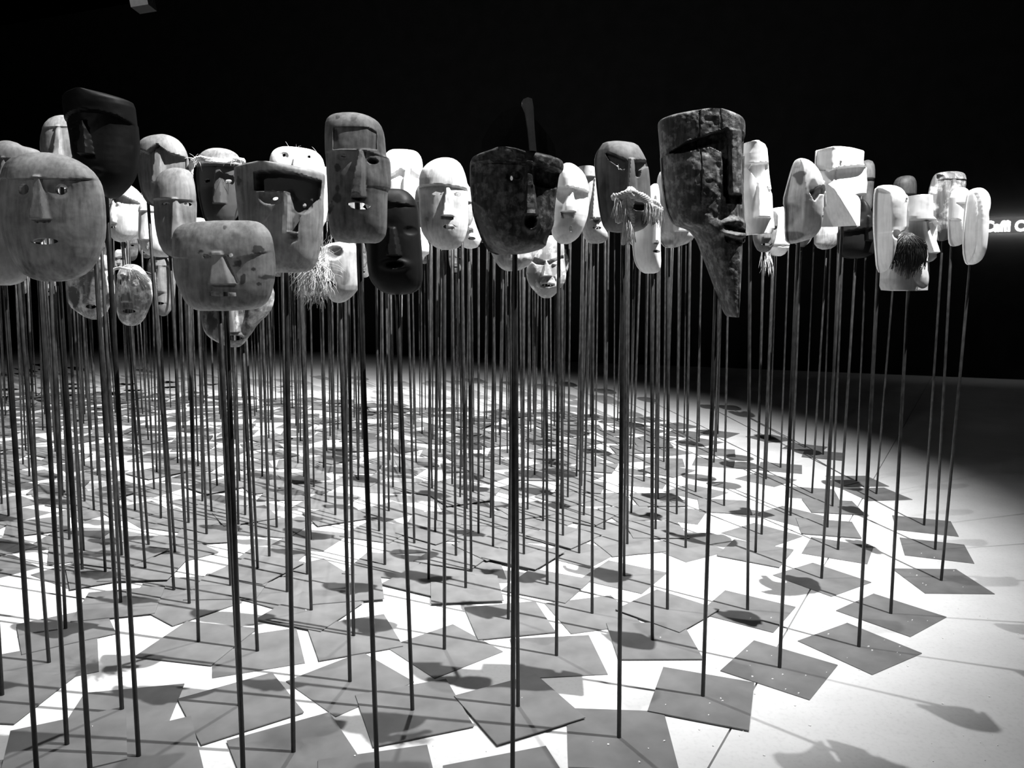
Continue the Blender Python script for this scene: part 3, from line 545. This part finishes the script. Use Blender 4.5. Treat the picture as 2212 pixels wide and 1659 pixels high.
hero('M36', (1774.5, 1251), [(1766, 320), (1769, 317.5), (1803, 316.5), (1841, 319), (1866, 325), (1864, 352), (1875, 358), (1874, 378), (1870, 418), (1858, 422), (1855, 488), (1837, 487), (1778, 488), (1774, 464), (1771, 403), (1766, 382), (1764, 360)],
     [('brow', [(1760, 344), (1784, 366), (1800, 361), (1876, 353)], .036, 4, 44), ('slope', [(1765, 390), (1782, 397), (1838, 489), (1765, 489)], ((1782, 397), (1838, 489)), 1.3), ('slope', [(1760, 310), (1787, 310), (1787, 365), (1760, 365)], ((1787, 310), (1787, 365)), .8), ('groove', [(1803, 351), (1797, 388)], 1.6, .01)], 'white_f', 'white block mask with a heavy square brow', 'bright white block mask with overhanging square brow and slanted cheek', D=.09, rt=(1813, 600), top=0, bot=0, pu=4, rounding=0, res=1.5, ang=edge((1666, 1246.4), (1793.5, 1293.4)))
hero('M37', (1850, 1040), [(1857, 356), (1866, 347), (1877, 344), (1889, 350), (1891, 374), (1887, 424), (1884, 455), (1872, 463), (1860, 450), (1856, 400)], [('brow', [(1850, 385), (1895, 385)], .02, 3, None)], 'dim_d', 'narrow grey mask behind the white block', 'narrow grey round-topped mask behind the right side of the white block', rt=(1868, 600), res=1.6, ang=edge((1802.5, 1024), (1921.6, 1023.3)))
hero('M44', (1810, 1188.8), [(1812, 492), (1848, 470), (1860, 425), (1874, 440), (1886, 468), (1891, 520), (1889, 557), (1822, 559), (1811, 540)], [('brow', [(1810, 500), (1895, 490)], .014, 3, None), ('nose', 1868, 470, 10, 1872, 520, 20, .012, .026)], 'black_c', 'shade-black mask under the white block', 'block-like mask, its shade coloured black, under the white square-browed one', rt=(1846, 600), res=1.8, ang=edge((1725, 1196.8), (1870, 1220.7)))  # black wood colour carries the shade on this mask
hero('M38', (1855, 1398.8), [(1893, 424), (1897, 401), (1917, 397.5), (1943, 403), (1953, 420), (1955, 434), (1952, 471), (1951, 500), (1933, 506), (1926, 528), (1920, 560), (1912, 590), (1900, 588), (1895, 527), (1892, 491)],
     [('slope', [(1890, 395), (1911, 420), (1911, 595), (1890, 595)], ((1911, 395), (1911, 595)), 1.6), ('cut', [(1936, 446), (1941, 433), (1944, 431), (1941, 442)], .016, 1), ('ell', 1918, 510, 8, 10, -.01), ('nose', 1948, 425, 6, 1948, 498, 14, .008, .02)], 'white_g', 'white smooth mask with a hook profile', 'smooth white mask in profile with a slit eye, left of the black beard', D=.09, rt=(1896, 600), apex=.3, res=1.4, top=5, ang=edge((1720.5, 1387), (1876, 1458)))
hero('M43', (1893, 1068), [(1931, 400), (1938, 385), (1951, 379), (1971, 378.5), (1979, 387), (1981, 408), (1978, 440), (1966, 460), (1945, 460), (1934, 440)], [('brow', [(1925, 420), (1985, 420)], .014, 3, None)], 'dark', 'small dark mask at the back right', 'small dark round-topped mask showing above the black-bearded one', rt=(1930, 600), res=1.6, ang=edge((1870, 1086.7), (1975, 1083.5)))
hero('M39', (1924, 1327), [(1953, 421), (1985, 419.5), (2009, 421), (2011, 467), (2026, 478), (2028, 505), (2023, 535), (2022, 555), (2013, 563), (2004, 566), (2003, 600), (2001, 627), (1950, 629), (1908, 627), (1899, 602), (1904, 560), (1920, 515), (1942, 482)],
     [('brow', [(1900, 478), (1950, 474), (2010, 472), (2030, 480)], .034, 3, 90), ('cut', [(1995, 482), (2018, 476), (2025, 490), (2022, 508), (2000, 510)], .024, 3), ('nose', 1990, 478, 12, 2005, 545, 34, .014, .03), ('ell', 1980, 590, 26, 30, .012), ('stainp', [(1895, 560), (1960, 590), (2005, 615), (2005, 632), (1895, 632)], .55, 6)],
     'white_j', 'black-bearded block mask on the right', 'white and grey block mask with heavy brow and hanging black beard', D=.09, rt=(1961.7, 630), top=0, bot=0, pu=3.5, rounding=0, res=1.5, ang=edge((1800, 1321.7), (1958, 1377.8)))
hero('M40', (1996, 1136), [(2007, 458), (2008, 424), (2013, 398), (2022, 376), (2033, 371), (2055, 369), (2075, 370), (2085, 374), (2088, 382), (2088, 404), (2076, 440), (2062, 480), (2056, 515), (2030, 523), (2023, 505), (2017, 472)],
     [('slope', [(2000, 365), (2036, 380), (2036, 525), (2000, 525)], ((2036, 365), (2036, 525)), 1.4), ('brow', [(2000, 386), (2100, 388)], .008, 3, 40), ('nose', 2052, 388, 12, 2058, 470, 20, .012, .028), ('stain', 2050, 380, 7, 12, .9), ('stain', 2035, 510, 30, 14, .6)], 'mottle_f', 'weathered white mask near the right end', 'weathered white and grey blocky mask, third from the right end', rt=(2031, 600), apex=.3, res=1.5, ang=edge((1926.8, 1147.3), (2067, 1162.7)))
hero('M41', (2020, 1188.8), [(2053, 458), (2056, 416), (2071, 404), (2086, 404), (2095, 414), (2091, 448), (2088, 508), (2083, 525), (2067, 533), (2055, 530), (2052, 508)],
     [('cut', [(2061, 440), (2089, 440), (2077, 462)], .034, 2), ('slope', [(2050, 470), (2066, 478), (2072, 535), (2050, 535)], ((2064, 470), (2073, 535)), 1.2), ('cut', [(2075, 487), (2083, 485), (2081, 499), (2076, 497)], .016, 1)], 'white_h', 'white mask with a V-shaped eye hollow', 'narrow white mask with a black V-shaped eye hollow, second from the right', rt=(2051.6, 600), res=1.4, ang=edge((1943, 1201), (2101, 1220)))
hero('M42', (2033, 1255.6), [(2088, 480), (2092, 440), (2097, 415), (2104, 407), (2117, 403.5), (2124, 409), (2128, 425), (2126, 450), (2120, 464), (2122, 480), (2119, 520), (2116, 558), (2109, 570), (2098, 573), (2091, 566), (2086, 540)],
     [('slope', [(2080, 400), (2103, 400), (2100, 575), (2080, 575)], ((2104, 400), (2100, 575)), 1.8), ('cut', [(2117, 462), (2128, 455), (2128, 470), (2117, 470)], .02, 1.5), ('groove', [(2102, 420), (2096, 565)], 1.6, .012)], 'white_i', 'slim edge-on white mask at the right end', 'slim white mask seen almost edge-on, rightmost of all beside the lit lettering', D=.11, rt=(2093, 600), apex=.4, res=1.3, ang=edge((1987, 1285), (2147, 1286.8)))
hero('M45', (1754, 1066.5), [(1772, 470), (1790, 455), (1812, 474), (1818, 512), (1802, 537), (1772, 540), (1757, 522)], [('ell', 1790, 490, 12, 14, -.01)], 'light_f', 'grey mask low behind the spotted egg', 'small pale grey mask low between the spotted egg and the white block', rt=(1782, 600), res=2)

# --- straw, rope, hair and crest parts of single masks
def strands(key, name, mat, roots, n, length, spread, grav, r=.0012, depth=(.06, .08), seg=7, curl=.01):
    mb = MB(); h = HERO[key]
    for _ in range(n):
        (xa, ya), (xb, yb) = roots[random.randrange(len(roots))]
        t = random.random(); p = lp(key, xa+(xb-xa)*t, ya+(yb-ya)*t, random.uniform(*depth))
        d = np.array([random.gauss(spread[0], spread[1]), random.gauss(-.25, .35), random.gauss(spread[2], spread[3])]); d /= np.linalg.norm(d)+1e-6
        L = length*random.uniform(.55, 1.1); pts = [p]; ph = random.uniform(0, 6.28); fr = random.uniform(2, 5)
        for s in range(seg):
            d = d+np.array([math.cos(ph+s*fr)*curl*10, math.sin(ph*1.3+s*fr)*curl*6, -grav]); d /= np.linalg.norm(d)
            p = p+d*L/seg; pts.append(p)
        mb.tube(pts, r, 3, r*.5)
    o = mb.build(name, mat, h['obj']); return o
def wrap(key, name, mat, pts, r, n=7, lump=.25, depth=.085):
    """one thick wrapped bundle through photo points (x, y, extra depth)"""
    mb = MB(); P = [lp(key, x, y, depth+dd) for x, y, dd in pts]
    # resample
    Q = []; rr = []
    for i in range(len(P)-1):
        for s in range(5): Q.append(P[i]+(P[i+1]-P[i])*s/5)
    Q.append(P[-1])
    for k in range(n):
        a = 2*math.pi*k/n
        path = [q+np.array([math.cos(a+i*.55), .5*math.sin(a+i*.9), math.sin(a+i*.55)])*r*.6 for i, q in enumerate(Q)]
        mb.tube(path, [r*.5*(1+lump*math.sin(i*1.3+k)) for i in range(len(path))], 6)
    return mb.build(name, mat, HERO[key]['obj'])
wrap('M15', 'straw_headband', M_STRAW, [(414, 362, -.05), (428, 352, -.01), (446, 347, 0), (470, 352, .012), (494, 353, .005), (516, 348, -.02), (533, 350, -.03)], .012, depth=.082)
wrap('M15', 'straw_tail', M_STRAW, [(430, 350, -.02), (421, 364, -.02), (417, 385, -.03), (414, 410, -.03)], .009, depth=.07)
strands('M15', 'loose_straw', M_STRAW, [((425, 345), (440, 352)), ((505, 348), (530, 350))], 34, .05, (0, .6, .1, .5), .10, r=.0008)
wrap('M11', 'straw_headband', M_STRAW, [(246, 596, -.04), (258, 583, 0), (275, 579, .01), (295, 582, .008), (312, 594, -.01), (326, 608, -.03)], .006, depth=.076)
strands('M11', 'loose_straw', M_STRAW, [((290, 580), (315, 592))], 60, .13, (.8, .3, -.4, .3), .07, r=.0008)
strands('M19', 'straw_beard', M_STRAW, [((690, 548), (712, 575)), ((690, 575), (705, 600))], 520, .13, (-.5, .5, -.2, .6), .16, r=.0010, curl=.06)
wrap('M19', 'straw_knot', M_STRAW, [(690, 540, 0), (698, 562, .01), (700, 580, .01), (690, 596, .0), (672, 598, -.01)], .013, depth=.07)
strands('M17', 'loose_hair', M_STRAW, [((600, 318), (690, 330))], 9, .035, (0, .7, .5, .4), .05, r=.0006, depth=(.02, .05))
wrap('M29', 'rope_moustache', M_ROPE, [(1322, 432, -.02), (1336, 430, .0), (1357, 426, .012), (1374, 432, .006), (1390, 440, -.005), (1408, 446, -.02), (1420, 460, -.03)], .0125, depth=.098)
wrap('M29', 'rope_knot', M_ROPE, [(1352, 421, 0), (1357, 426, .008), (1361, 431, 0)], .014, depth=.105)
wrap('M29', 'rope_tail', M_ROPE, [(1352, 430, .0), (1340, 446, 0), (1334, 462, -.004), (1330, 482, -.008)], .011, depth=.1)
wrap('M29', 'rope_tail', M_ROPE, [(1353, 431, .0), (1350, 455, 0), (1354, 472, 0), (1353, 492, -.004)], .013, depth=.1)
wrap('M29', 'rope_tail', M_ROPE, [(1350, 431, -.002), (1345, 455, -.002), (1342, 490, -.004), (1340, 530, -.02)], .006, depth=.1)
strands('M29', 'frayed_rope', M_ROPE, [((1322, 434), (1345, 440)), ((1385, 440), (1418, 456)), ((1345, 470), (1356, 490))], 300, .06, (0, .22, -1, .2), .14, r=.0016, depth=(.085, .105))
def bunch(key, name, mat, cx, cy, rx, ry, n, depth):
    mb = MB()
    for _ in range(n):
        a = random.uniform(-1, 1); x0 = cx+a*rx*.22-rx*.15; y0 = cy-ry
        k = random.uniform(.5, 1.08)*(1-.25*abs(a)); pts = []
        for s in range(8):
            t = s/7; wv = math.sin(min(1, t*1.15)*math.pi*.62)
            pts.append(lp(key, x0+a*rx*wv*.95, y0+2*ry*t*k, depth+.03*math.sin(t*math.pi)*math.sqrt(max(0, 1-a*a))+random.uniform(-.006, .006)))
        mb.tube(pts, .0022, 4, .0008)
    return mb.build(name, mat, HERO[key]['obj'])
bunch('M39', 'beard', M_BEARD, 1943, 553, 34, 48, 420, .11)
strands('M34', 'loose_hair', M_ROPE, [((1645, 535), (1665, 548))], 40, .14, (0, .2, -1, .1), .05, r=.0016, depth=(.0, .03))
# crest of the big dark mask: an upright blade crossed by a curved fan
def prism(key, name, poly, d0, d1, mat):
    v = [lp(key, x, y, d) for d in (d0, d1) for x, y in poly]; n = len(poly)
    f = [tuple(range(n)), tuple(range(2*n-1, n-1, -1))]+[(i, n+i, n+(i+1) % n, (i+1) % n) for i in range(n)]
    me = mesh(name, v, f)
    import bmesh
    bm = bmesh.new(); bm.from_mesh(me); bmesh.ops.triangulate(bm, faces=[q for q in bm.faces if len(q.verts) > 4]); bmesh.ops.recalc_face_normals(bm, faces=bm.faces); bm.to_mesh(me); bm.free()
    return link(name, me, HERO[key]['obj'], mat)
prism('M24', 'crest_fan', [(1042, 326), (1042, 300), (1059, 268), (1083, 238), (1099, 232), (1127, 224), (1150, 246), (1167, 266), (1187, 293), (1197, 311), (1200, 338), (1150, 340), (1060, 336)], .035, .055, wm('black_d'))
prism('M24', 'crest_blade', [(1126, 224), (1130, 218), (1139, 214), (1148, 217), (1151, 236), (1153, 280), (1157, 328), (1143, 328), (1139, 280), (1133, 240)], .05, .10, wm('dim_e'))

# ------------------------------------------------------------------ the crowd behind
GEN = []
def gen_mask(i):
    r = random.Random(i*13+5); kind = i % 5
    w = r.uniform(40, 48)
    outs = {0: [(-w*.75, 6), (-w*.4, 0), (w*.4, 0), (w*.75, 6), (w, 30), (w, 80), (w*.8, 118), (w*.4, 140), (-w*.4, 140), (-w*.8, 118), (-w, 80), (-w, 30)],
            1: [(-w, 2), (0, -2), (w, 2), (w, 60), (w*.85, 110), (w*.4, 142), (-w*.4, 142), (-w*.85, 110), (-w, 60)],
            2: [(-w*.5, 4), (0, -2), (w*.5, 4), (w*.9, 35), (w, 70), (w*.7, 120), (0, 150), (-w*.7, 120), (-w, 70), (-w*.9, 35)],
            3: [(-w*.85, 0), (w*.85, 0), (w, 12), (w, 125), (w*.85, 138), (-w*.85, 138), (-w, 125), (-w, 12)],
            4: [(-w*.6, 3), (w*.6, 3), (w*.8, 40), (w, 95), (w*.6, 135), (-w*.6, 135), (-w, 95), (-w*.8, 40)]}[kind]
    by = r.uniform(44, 56)
    fe = [('brow', [(-60, by), (-8, by-r.uniform(-6, 8)), (8, by-r.uniform(-6, 8)), (60, by)], r.uniform(.012, .028), 4, r.choice([None, 60])),
          ('nose', 0, by-2, r.uniform(9, 14), 0, by+r.uniform(38, 48), r.uniform(24, 34), .012, r.uniform(.022, .034)),
          ('hole', -w*.45, by+11, r.uniform(6, 9), r.uniform(3, 5.5)), ('hole', w*.45, by+11, r.uniform(6, 9), r.uniform(3, 5.5)),
          ('hole', 0, by+r.uniform(58, 64), r.uniform(8, 16), r.uniform(3.5, 6))]
    return mask_mesh('wooden_mask', outs, fe, lambda X, Y: (X/420., -(Y-70)/420.), D=.07, th=.013, res=3.6, ppm=420., seed=i*3, top=0 if kind in (1, 3) else 4, bot=4)
base_gen = [gen_mask(i) for i in range(12)]
GM = []
for i, me in enumerate(base_gen):
    for mk in ('white_z', 'pale_z', 'light_z', 'mid_z', 'dim_z'):
        c = me.copy(); c.materials.append(wm(mk)); GM.append((c, mk))
BASES = """5,1506 145.5,1618.5 264,1541.6 142,1361.6 261,1306.7 263.6,1207.7 180.7,1192 150,1167 429,1390 446.6,1158 407.5,1132 515,1137 582,1208 598,1142 620.6,1282 557,1234
672.5,1323.5 671,1167 750,1277 764,1377 831.5,1223 819,1150 926,1256 940,1152.5 985,1204.7 1006,1277 1033.6,1155 1065,1186 1119,1532.6 1129,1153.5 1131.6,1205 1173,1128 1216,1161 1251,1196
1305.6,1145 1348,1245.5 1355,1178 1416,1147 1461.7,1111.7 1481,1184.7 1564,1095 1632,1196 1707.6,1115 1787,1141.8 1798,1096 1510,955 1542,1000 1550.5,937.7 1502.6,1064 1663.5,947.6 1654.5,1036
1686,1011 1739,967.6 1778,984 1211.6,1099 1261,1116.7 1306.5,1079.5 1139.7,1106 1226.5,1076.5 1245.5,1030 1191,1011 1154.6,1028.5 1363.4,1110 1391,1041 1421,1082 1434,998.7 1439.4,1017.7 1415.8,948
1464.3,920.6 1394,907 1326.8,936 1345.8,952.6 1286,1011 1152,895.6 1084,890 1146.5,933.6 1008,1100 1060,1122.6 1044.8,1030.7 1022,1066.5 704,1086 678,1053 699,1011 775,1013 840,1105 849,1053.7
863.5,1020.4 842,994.6 899,1000.8 942,1128 933.4,1058 911.7,938 976.8,1049.7 994,1078.7 529.8,1118 619,1069 580.5,1053 566.5,1030 539,1005.5 643.7,1002.7 517.6,1040.7 19,1115.8 4,1091 135.6,1072
128,1054 183,1085.5 203,1103 211,1027.7 291.6,1105 247,1064 333,1058 383.8,1001 428,1009.5 457,1108.5 469,1053.7 55.6,974 50,1004 518,1528"""
BASES = [tuple(map(float, q.split(','))) for q in BASES.split()]
ANG = {(1119, 1532.6): edge((1074.7, 1611), (1263.7, 1553)), (1006, 1277): edge((989, 1311), (1088, 1307)), (926, 1256): edge((770, 1331), (897, 1365)), (756.1, 1474): edge((622, 1475), (722, 1546)), (764, 1377): edge((691, 1429), (834, 1404)),
       (429, 1390): edge((296, 1418), (461.7, 1437)), (1632, 1196): edge((1535.8, 1202), (1682.7, 1230)), (1787, 1141.8): edge((1723, 1156.5), (1860.7, 1167.5)), (264, 1541.6): edge((157, 1511), (376, 1490)), (518, 1528): edge((447, 1602), (659, 1535))}
pts = [ground(*b_)[:2] for b_ in BASES]; trac = [ground(*b_)[:2] for b_ in used_bases]
# the far part of the field, which is too dense to follow pole by pole
foot = [(-150, 1270), (-150, 855), (200, 848), (520, 856), (800, 870), (1084, 888), (1152, 893), (1394, 905), (1464, 919), (1550, 936), (1560, 975), (1480, 1010), (1300, 1050), (900, 1110), (500, 1150), (150, 1270)]
FP = np.array([ground(*p)[:2] for p in foot])
allp = [np.array(p) for p in pts+trac]
far = []
lo, hi = FP.min(0), FP.max(0)
tries = 0
while tries < 9000 and len(far) < 300:
    tries += 1
    p = lo+(hi-lo)*rng.random(2)
    if poly_sdf(FP, np.array([p[0]]), np.array([p[1]]))[0] > 0: continue
    if min(np.hypot(*(p-q)) for q in allp) < 0.33: continue
    allp.append(p); far.append(p)
far.sort(key=lambda p: p[1])
n_single = max(0, 300-len(pts)-len(trac)); crowd, far = far[n_single:], far[:n_single]
# nearest mask by photo cell, so that the hidden ones can stand behind others
DEPTH = np.full((200, 650), 1e9)
GX, GY = np.meshgrid(np.arange(650)*4.-200, np.arange(200)*4.)
for h_ in HERO.values():
    DEPTH = np.where(poly_sdf(h_['out'], GX, GY) < 0, np.minimum(DEPTH, h_['base'][1]), DEPTH)
def inplace(p, ang, label_s, grp_s, label_m, grp_m, tones, hide=False):
    gp = np.array([p[0], p[1], 0.]); bx, by, _ = proj(gp)
    sc = random.uniform(.58, .72) if hide else random.uniform(.82, 1.08)
    k = proj((p[0], p[1], 1.5))[2]                 # photo pixels per metre at this distance
    hh = .34*sc*k; ww = .10*sc*k
    cxp = proj((p[0], p[1], 1.55))[0]
    cxp += 0
    i0, i1 = int(np.clip(cxp-ww+200, 0, 2599)), int(np.clip(cxp+ww+200, 0, 2599))
    lim = SKY[i0:i1+1].max()+7
    best = []
    for dx in (-.5, 0, .5):
        for yc in np.arange(max(lim+hh/2, 400), 640, 7):
            xi = np.clip(np.linspace(cxp+dx*ww-ww, cxp+dx*ww+ww, 9)/4+50, 0, 649).astype(int)
            yi = np.clip(np.linspace(yc-hh/2, yc+hh/2, 11)/4, 0, 199).astype(int)
            cov = DEPTH[np.ix_(yi, xi)] < p[1]-.02
            best.append((cov.mean()+random.uniform(0, .04 if hide else .22), cxp+dx*ww*.6, yc))
    _, cxp, yc = max(best) if best else (0, cxp, lim+hh/2)
    D, th = .07, .013
    mw = atY(cxp, yc, p[1])
    me = random.choice([q for q in GM if q[1] in tones])[0]
    o = link('wooden_mask', me); o.location = (mw[0], p[1]-ROD_R-.004, mw[2]); o.scale = (sc, sc, sc)
    o.rotation_euler[2] = random.gauss(0, .10)
    tag(o, label_m, 'mask', grp_m)
    stand(gp, (mw[0], p[1], mw[2]+.02), ang, label_s, grp_s)
seen = set()
def rel_labels(p, bx):
    best = sorted(HERO.values(), key=lambda h_: np.hypot(*(h_['base'][:2]-p)))
    for h_ in best[:6]:
        d = np.array(p)-h_['base'][:2]
        w = ('right of' if d[0] > 0 else 'left of') if abs(d[0]) > abs(d[1]) else ('just behind' if d[1] > 0 else 'in front of')
        if (w, h_['short']) in seen: continue
        seen.add((w, h_['short']))
        return 'steel stand '+w+' that of the '+h_['short'], 'mask hidden '+w+' the '+h_['short']
    return None
for b_, p in zip(BASES, pts):
    near = b_[1] > 1180
    rl = rel_labels(p, b_) if near else None
    if rl:
        inplace(p, ANG.get(b_, random.uniform(0, 1.57)), rl[0], 'front row stands', rl[1], 'hidden front masks', ('light_z', 'mid_z', 'dim_z'), True)
        continue
    inplace(p, ANG.get(b_, random.uniform(0, 1.57)),
            'thin dark steel rod on a square plate among the crowded front rows' if near else 'thin dark steel rod stand in the middle rows of the crowd',
            'front row stands' if near else 'middle row stands',
            'carved mask mostly hidden behind the front masks' if near else 'carved mask hidden among the middle rows of the crowd',
            'hidden front masks' if near else 'hidden middle masks', ('white_z', 'pale_z', 'light_z', 'mid_z', 'dim_z'))
for p in far:
    inplace(p, random.uniform(0, 1.57), 'thin steel rod stand far back in the crowd of poles', 'far stands', 'small carved mask far back in the crowd', 'far masks', ('pale_z', 'light_z', 'mid_z', 'dim_z'))

# past three hundred stands the rest of the field is one object of poles and plates and one of masks
cs, cmk = MB(), {}
for p in crowd:
    gp = np.array([p[0], p[1], 0.]); k = proj((p[0], p[1], 1.5))[2]; cxp = proj((p[0], p[1], 1.55))[0]; sc = random.uniform(.82, 1.05)
    lim = SKY[int(np.clip(cxp-20+200, 0, 2599)):int(np.clip(cxp+20+200, 0, 2599))+1].max()+6
    yc = random.uniform(max(lim+.17*k, 490), 615); mw = atY(cxp, yc, p[1])
    cs.tube([gp, (mw[0], p[1], mw[2])], ROD_R, 5)
    a = random.uniform(0, 1.57); C_ = corners(gp, a)
    z0 = random.choice((0, 1, 2))*.0046
    cs.add([(q[0], q[1], z) for z in (z0, z0+PT) for q in C_], [(4, 5, 6, 7), (3, 2, 1, 0)]+[(i, (i+1) % 4, 4+(i+1) % 4, 4+i) for i in range(4)])
    me_, mk = random.choice([q for q in GM if q[1] in ('pale_z', 'mid_z')])
    nv_ = len(me_.vertices); co = np.empty(nv_*3); me_.vertices.foreach_get('co', co); co = co.reshape(-1, 3)*sc+np.array([mw[0], p[1]-ROD_R-.004, mw[2]])
    lo_ = np.empty(len(me_.loops), np.int32); me_.loops.foreach_get('vertex_index', lo_)
    cmk.setdefault(mk, []).append((co, lo_))
o = cs.build('distant_mask_stands', M_ROD, None, smooth=False); tag(o, 'thicket of steel rods and plates at the very back of the crowd', 'stands', kind='stuff')
o.data.materials.append(M_PLATE)
o.data.polygons.foreach_set('material_index', ([0]*7+[1]*6)*len(crowd))
co = []; lo_ = []; n0 = 0; mi = []
for j, (mk, L_) in enumerate(cmk.items()):
    for c_, l_ in L_:
        co.append(c_); lo_.append(l_+n0); n0 += len(c_); mi += [j]*(len(l_)//4)
co = np.concatenate(co); lo_ = np.concatenate(lo_).astype(np.int32)
me = bpy.data.meshes.new('distant_masks'); me.vertices.add(len(co)); me.vertices.foreach_set('co', co.astype(np.float32).ravel())
me.loops.add(len(lo_)); me.loops.foreach_set('vertex_index', lo_); me.polygons.add(len(lo_)//4); me.polygons.foreach_set('loop_start', np.arange(0, len(lo_), 4, dtype=np.int32))
me.update(calc_edges=True)
for mk in cmk: me.materials.append(wm(mk))
me.polygons.foreach_set('material_index', np.array(mi, np.int32)); me.polygons.foreach_set('use_smooth', np.ones(len(mi), bool))
o = link('distant_masks', me); tag(o, 'mass of small carved masks at the very back of the crowd', 'masks', kind='stuff')

# ------------------------------------------------------------------ lit name ticker on the wall
pl_, pr_ = hit_wall(2104, 489), hit_wall(2290, 489)
sign_len = float(np.linalg.norm((pr_-pl_)[:2])); mid = (pl_+pr_)/2
M_SIGN, nt, b = newmat('led_panel'); b.inputs['Base Color'].default_value = g(.05); b.inputs['Emission Color'].default_value = g(1); b.inputs['Emission Strength'].default_value = .13  # faint glow of the panel face stands in for the letters' halo
M_LED, nt, b = newmat('led_letters'); b.inputs['Base Color'].default_value = g(.9); b.inputs['Emission Color'].default_value = g(1); b.inputs['Emission Strength'].default_value = 9
M_GLOW, nt, b = newmat('added_halo_glow'); b.inputs['Base Color'].default_value = g(.5); b.inputs['Emission Color'].default_value = g(1); b.inputs['Emission Strength'].default_value = 45  # glow of the added strips that light the wall
zc = float((hit_wall(2150, 489))[2]); hs = .26
sg = link('led_sign', mesh('led_sign', *box(0, -.09, 0, sign_len, .03, hs)), None, M_SIGN)
sg.location = (mid[0], mid[1], zc); sg.rotation_euler[2] = wang
tag(sg, 'long lit name ticker on the black wall at the right edge', 'sign')
for s in (-1, 1):
    e = link('added_halo_strip', mesh('added_halo_strip', *box(0, -.055, s*(hs/2-.05), sign_len, .012, .02)), sg, M_GLOW)  # unseen strips added behind the panel to spill a halo onto the wall
fc = bpy.data.curves.new('lettering', 'FONT'); fc.body = 'Caffi Ca'; fc.size = .25; fc.offset = .011; fc.extrude = .004
fo = bpy.data.objects.new('tmp', fc); COL.objects.link(fo)
bpy.context.view_layer.update()
me = bpy.data.meshes.new_from_object(fo.evaluated_get(bpy.context.evaluated_depsgraph_get())); bpy.data.objects.remove(fo)
co = np.array([v.co for v in me.vertices]); wtxt = co[:, 0].max()-co[:, 0].min()
le = link('lettering', me, sg, M_LED)
p0 = hit_wall(2122.5, 489); x_start = float(np.linalg.norm((p0-pl_)[:2]))-sign_len/2
tgt = float(np.linalg.norm((hit_wall(2226, 489)-p0)[:2])); s_ = tgt/wtxt
le.rotation_euler[0] = math.pi/2; le.scale = (s_, s_*1.12, 1)
le.location = (x_start-co[:, 0].min()*s_, -.1095, -(co[:, 1].max())*s_*1.12/2)

# ------------------------------------------------------------------ dim box hanging under the roof, upper left
Yh = 8.5
c0 = atY(306, -6, Yh); kx = 1/proj(c0)[2]
M_HB = plain('grey_paint', .02, .6, var=.4, scale=30.)
hb = link('hanging_lamp', None); hb.location = (c0[0], Yh, c0[2]); tag(hb, 'dim grey lamp box hanging under the roof, upper left corner', 'lamp')
o = link('housing', mesh('housing', *box(0, 0, 0, 38*kx, .2, 50*kx)), hb, M_HB); o.rotation_euler[1] = -.16
mb = MB(); mb.tube([(0, 0, 25*kx), (0, 0, 1.6)], .012, 8); mb.build('hanger', M_ROD, hb)
mb = MB(); mb.add(*box(-21*kx, 0, 10*kx, .012, .03, 40*kx)); mb.add(*box(21*kx, 0, 10*kx, .012, .03, 40*kx)); mb.add(*box(0, 0, 30*kx, 44*kx, .03, .012)); mb.build('yoke', M_ROD, hb, smooth=False)

# ------------------------------------------------------------------ crumbs of plaster on floor and plates
mb = MB(); rc = random.Random(4)
spots = [(1620, 1440), (1668, 1470), (1690, 1460), (1785, 1455), (1740, 1462), (1961, 1345), (1970, 1342), (2003, 1343), (1910, 1385), (1938, 1412), (1944, 1417), (1556, 1515), (1560, 1520), (1437, 1528), (1280, 1605), (1313, 1612), (1127, 1515), (1050, 1624), (935, 1612), (766, 1642), (660, 1325), (1434, 1604), (1400, 1620), (1380, 1650), (1980, 1245), (2000, 1266), (1993, 1262), (2080, 1270), (2060, 1235), (1480, 1250), (1455, 1243), (1426, 1382), (1605, 1580), (1597, 1590), (1630, 1500), (1510, 1577), (1540, 1612), (1960, 1440), (1966, 1240), (2018, 1206), (200, 1580), (1990, 1197)]
for x, y in spots+[(rc.uniform(1500, 2200), rc.uniform(1300, 1659)) for _ in range(40)]:
    p = ground(x, y); s = rc.uniform(.003, .007)
    zb = 0.
    for (C_, l_, c_) in placed:
        Q = np.array(C_)
        if poly_sdf(Q, np.array([p[0]]), np.array([p[1]]))[0] < -.004: zb = max(zb, l_*(PT+.0006)+PT)
    v, f = box(0, 0, s*.3, s, s*rc.uniform(.5, 1), s*.6); a = rc.uniform(0, 3)
    v = [(p[0]+q[0]*math.cos(a)-q[1]*math.sin(a)+(s*.2 if q[2] > s*.3 else 0), p[1]+q[0]*math.sin(a)+q[1]*math.cos(a), zb+q[2]) for q in v]
    mb.add(v, f)
cr = mb.build('plaster_crumbs', M_CHIP, None, smooth=False); tag(cr, 'tiny white plaster crumbs scattered over floor and plates', 'debris', kind='stuff')
print('STANDS', len(placed), 'far', len(far), 'tris', sum(len(o.data.polygons)*2 for o in bpy.data.objects if o.type == 'MESH'))
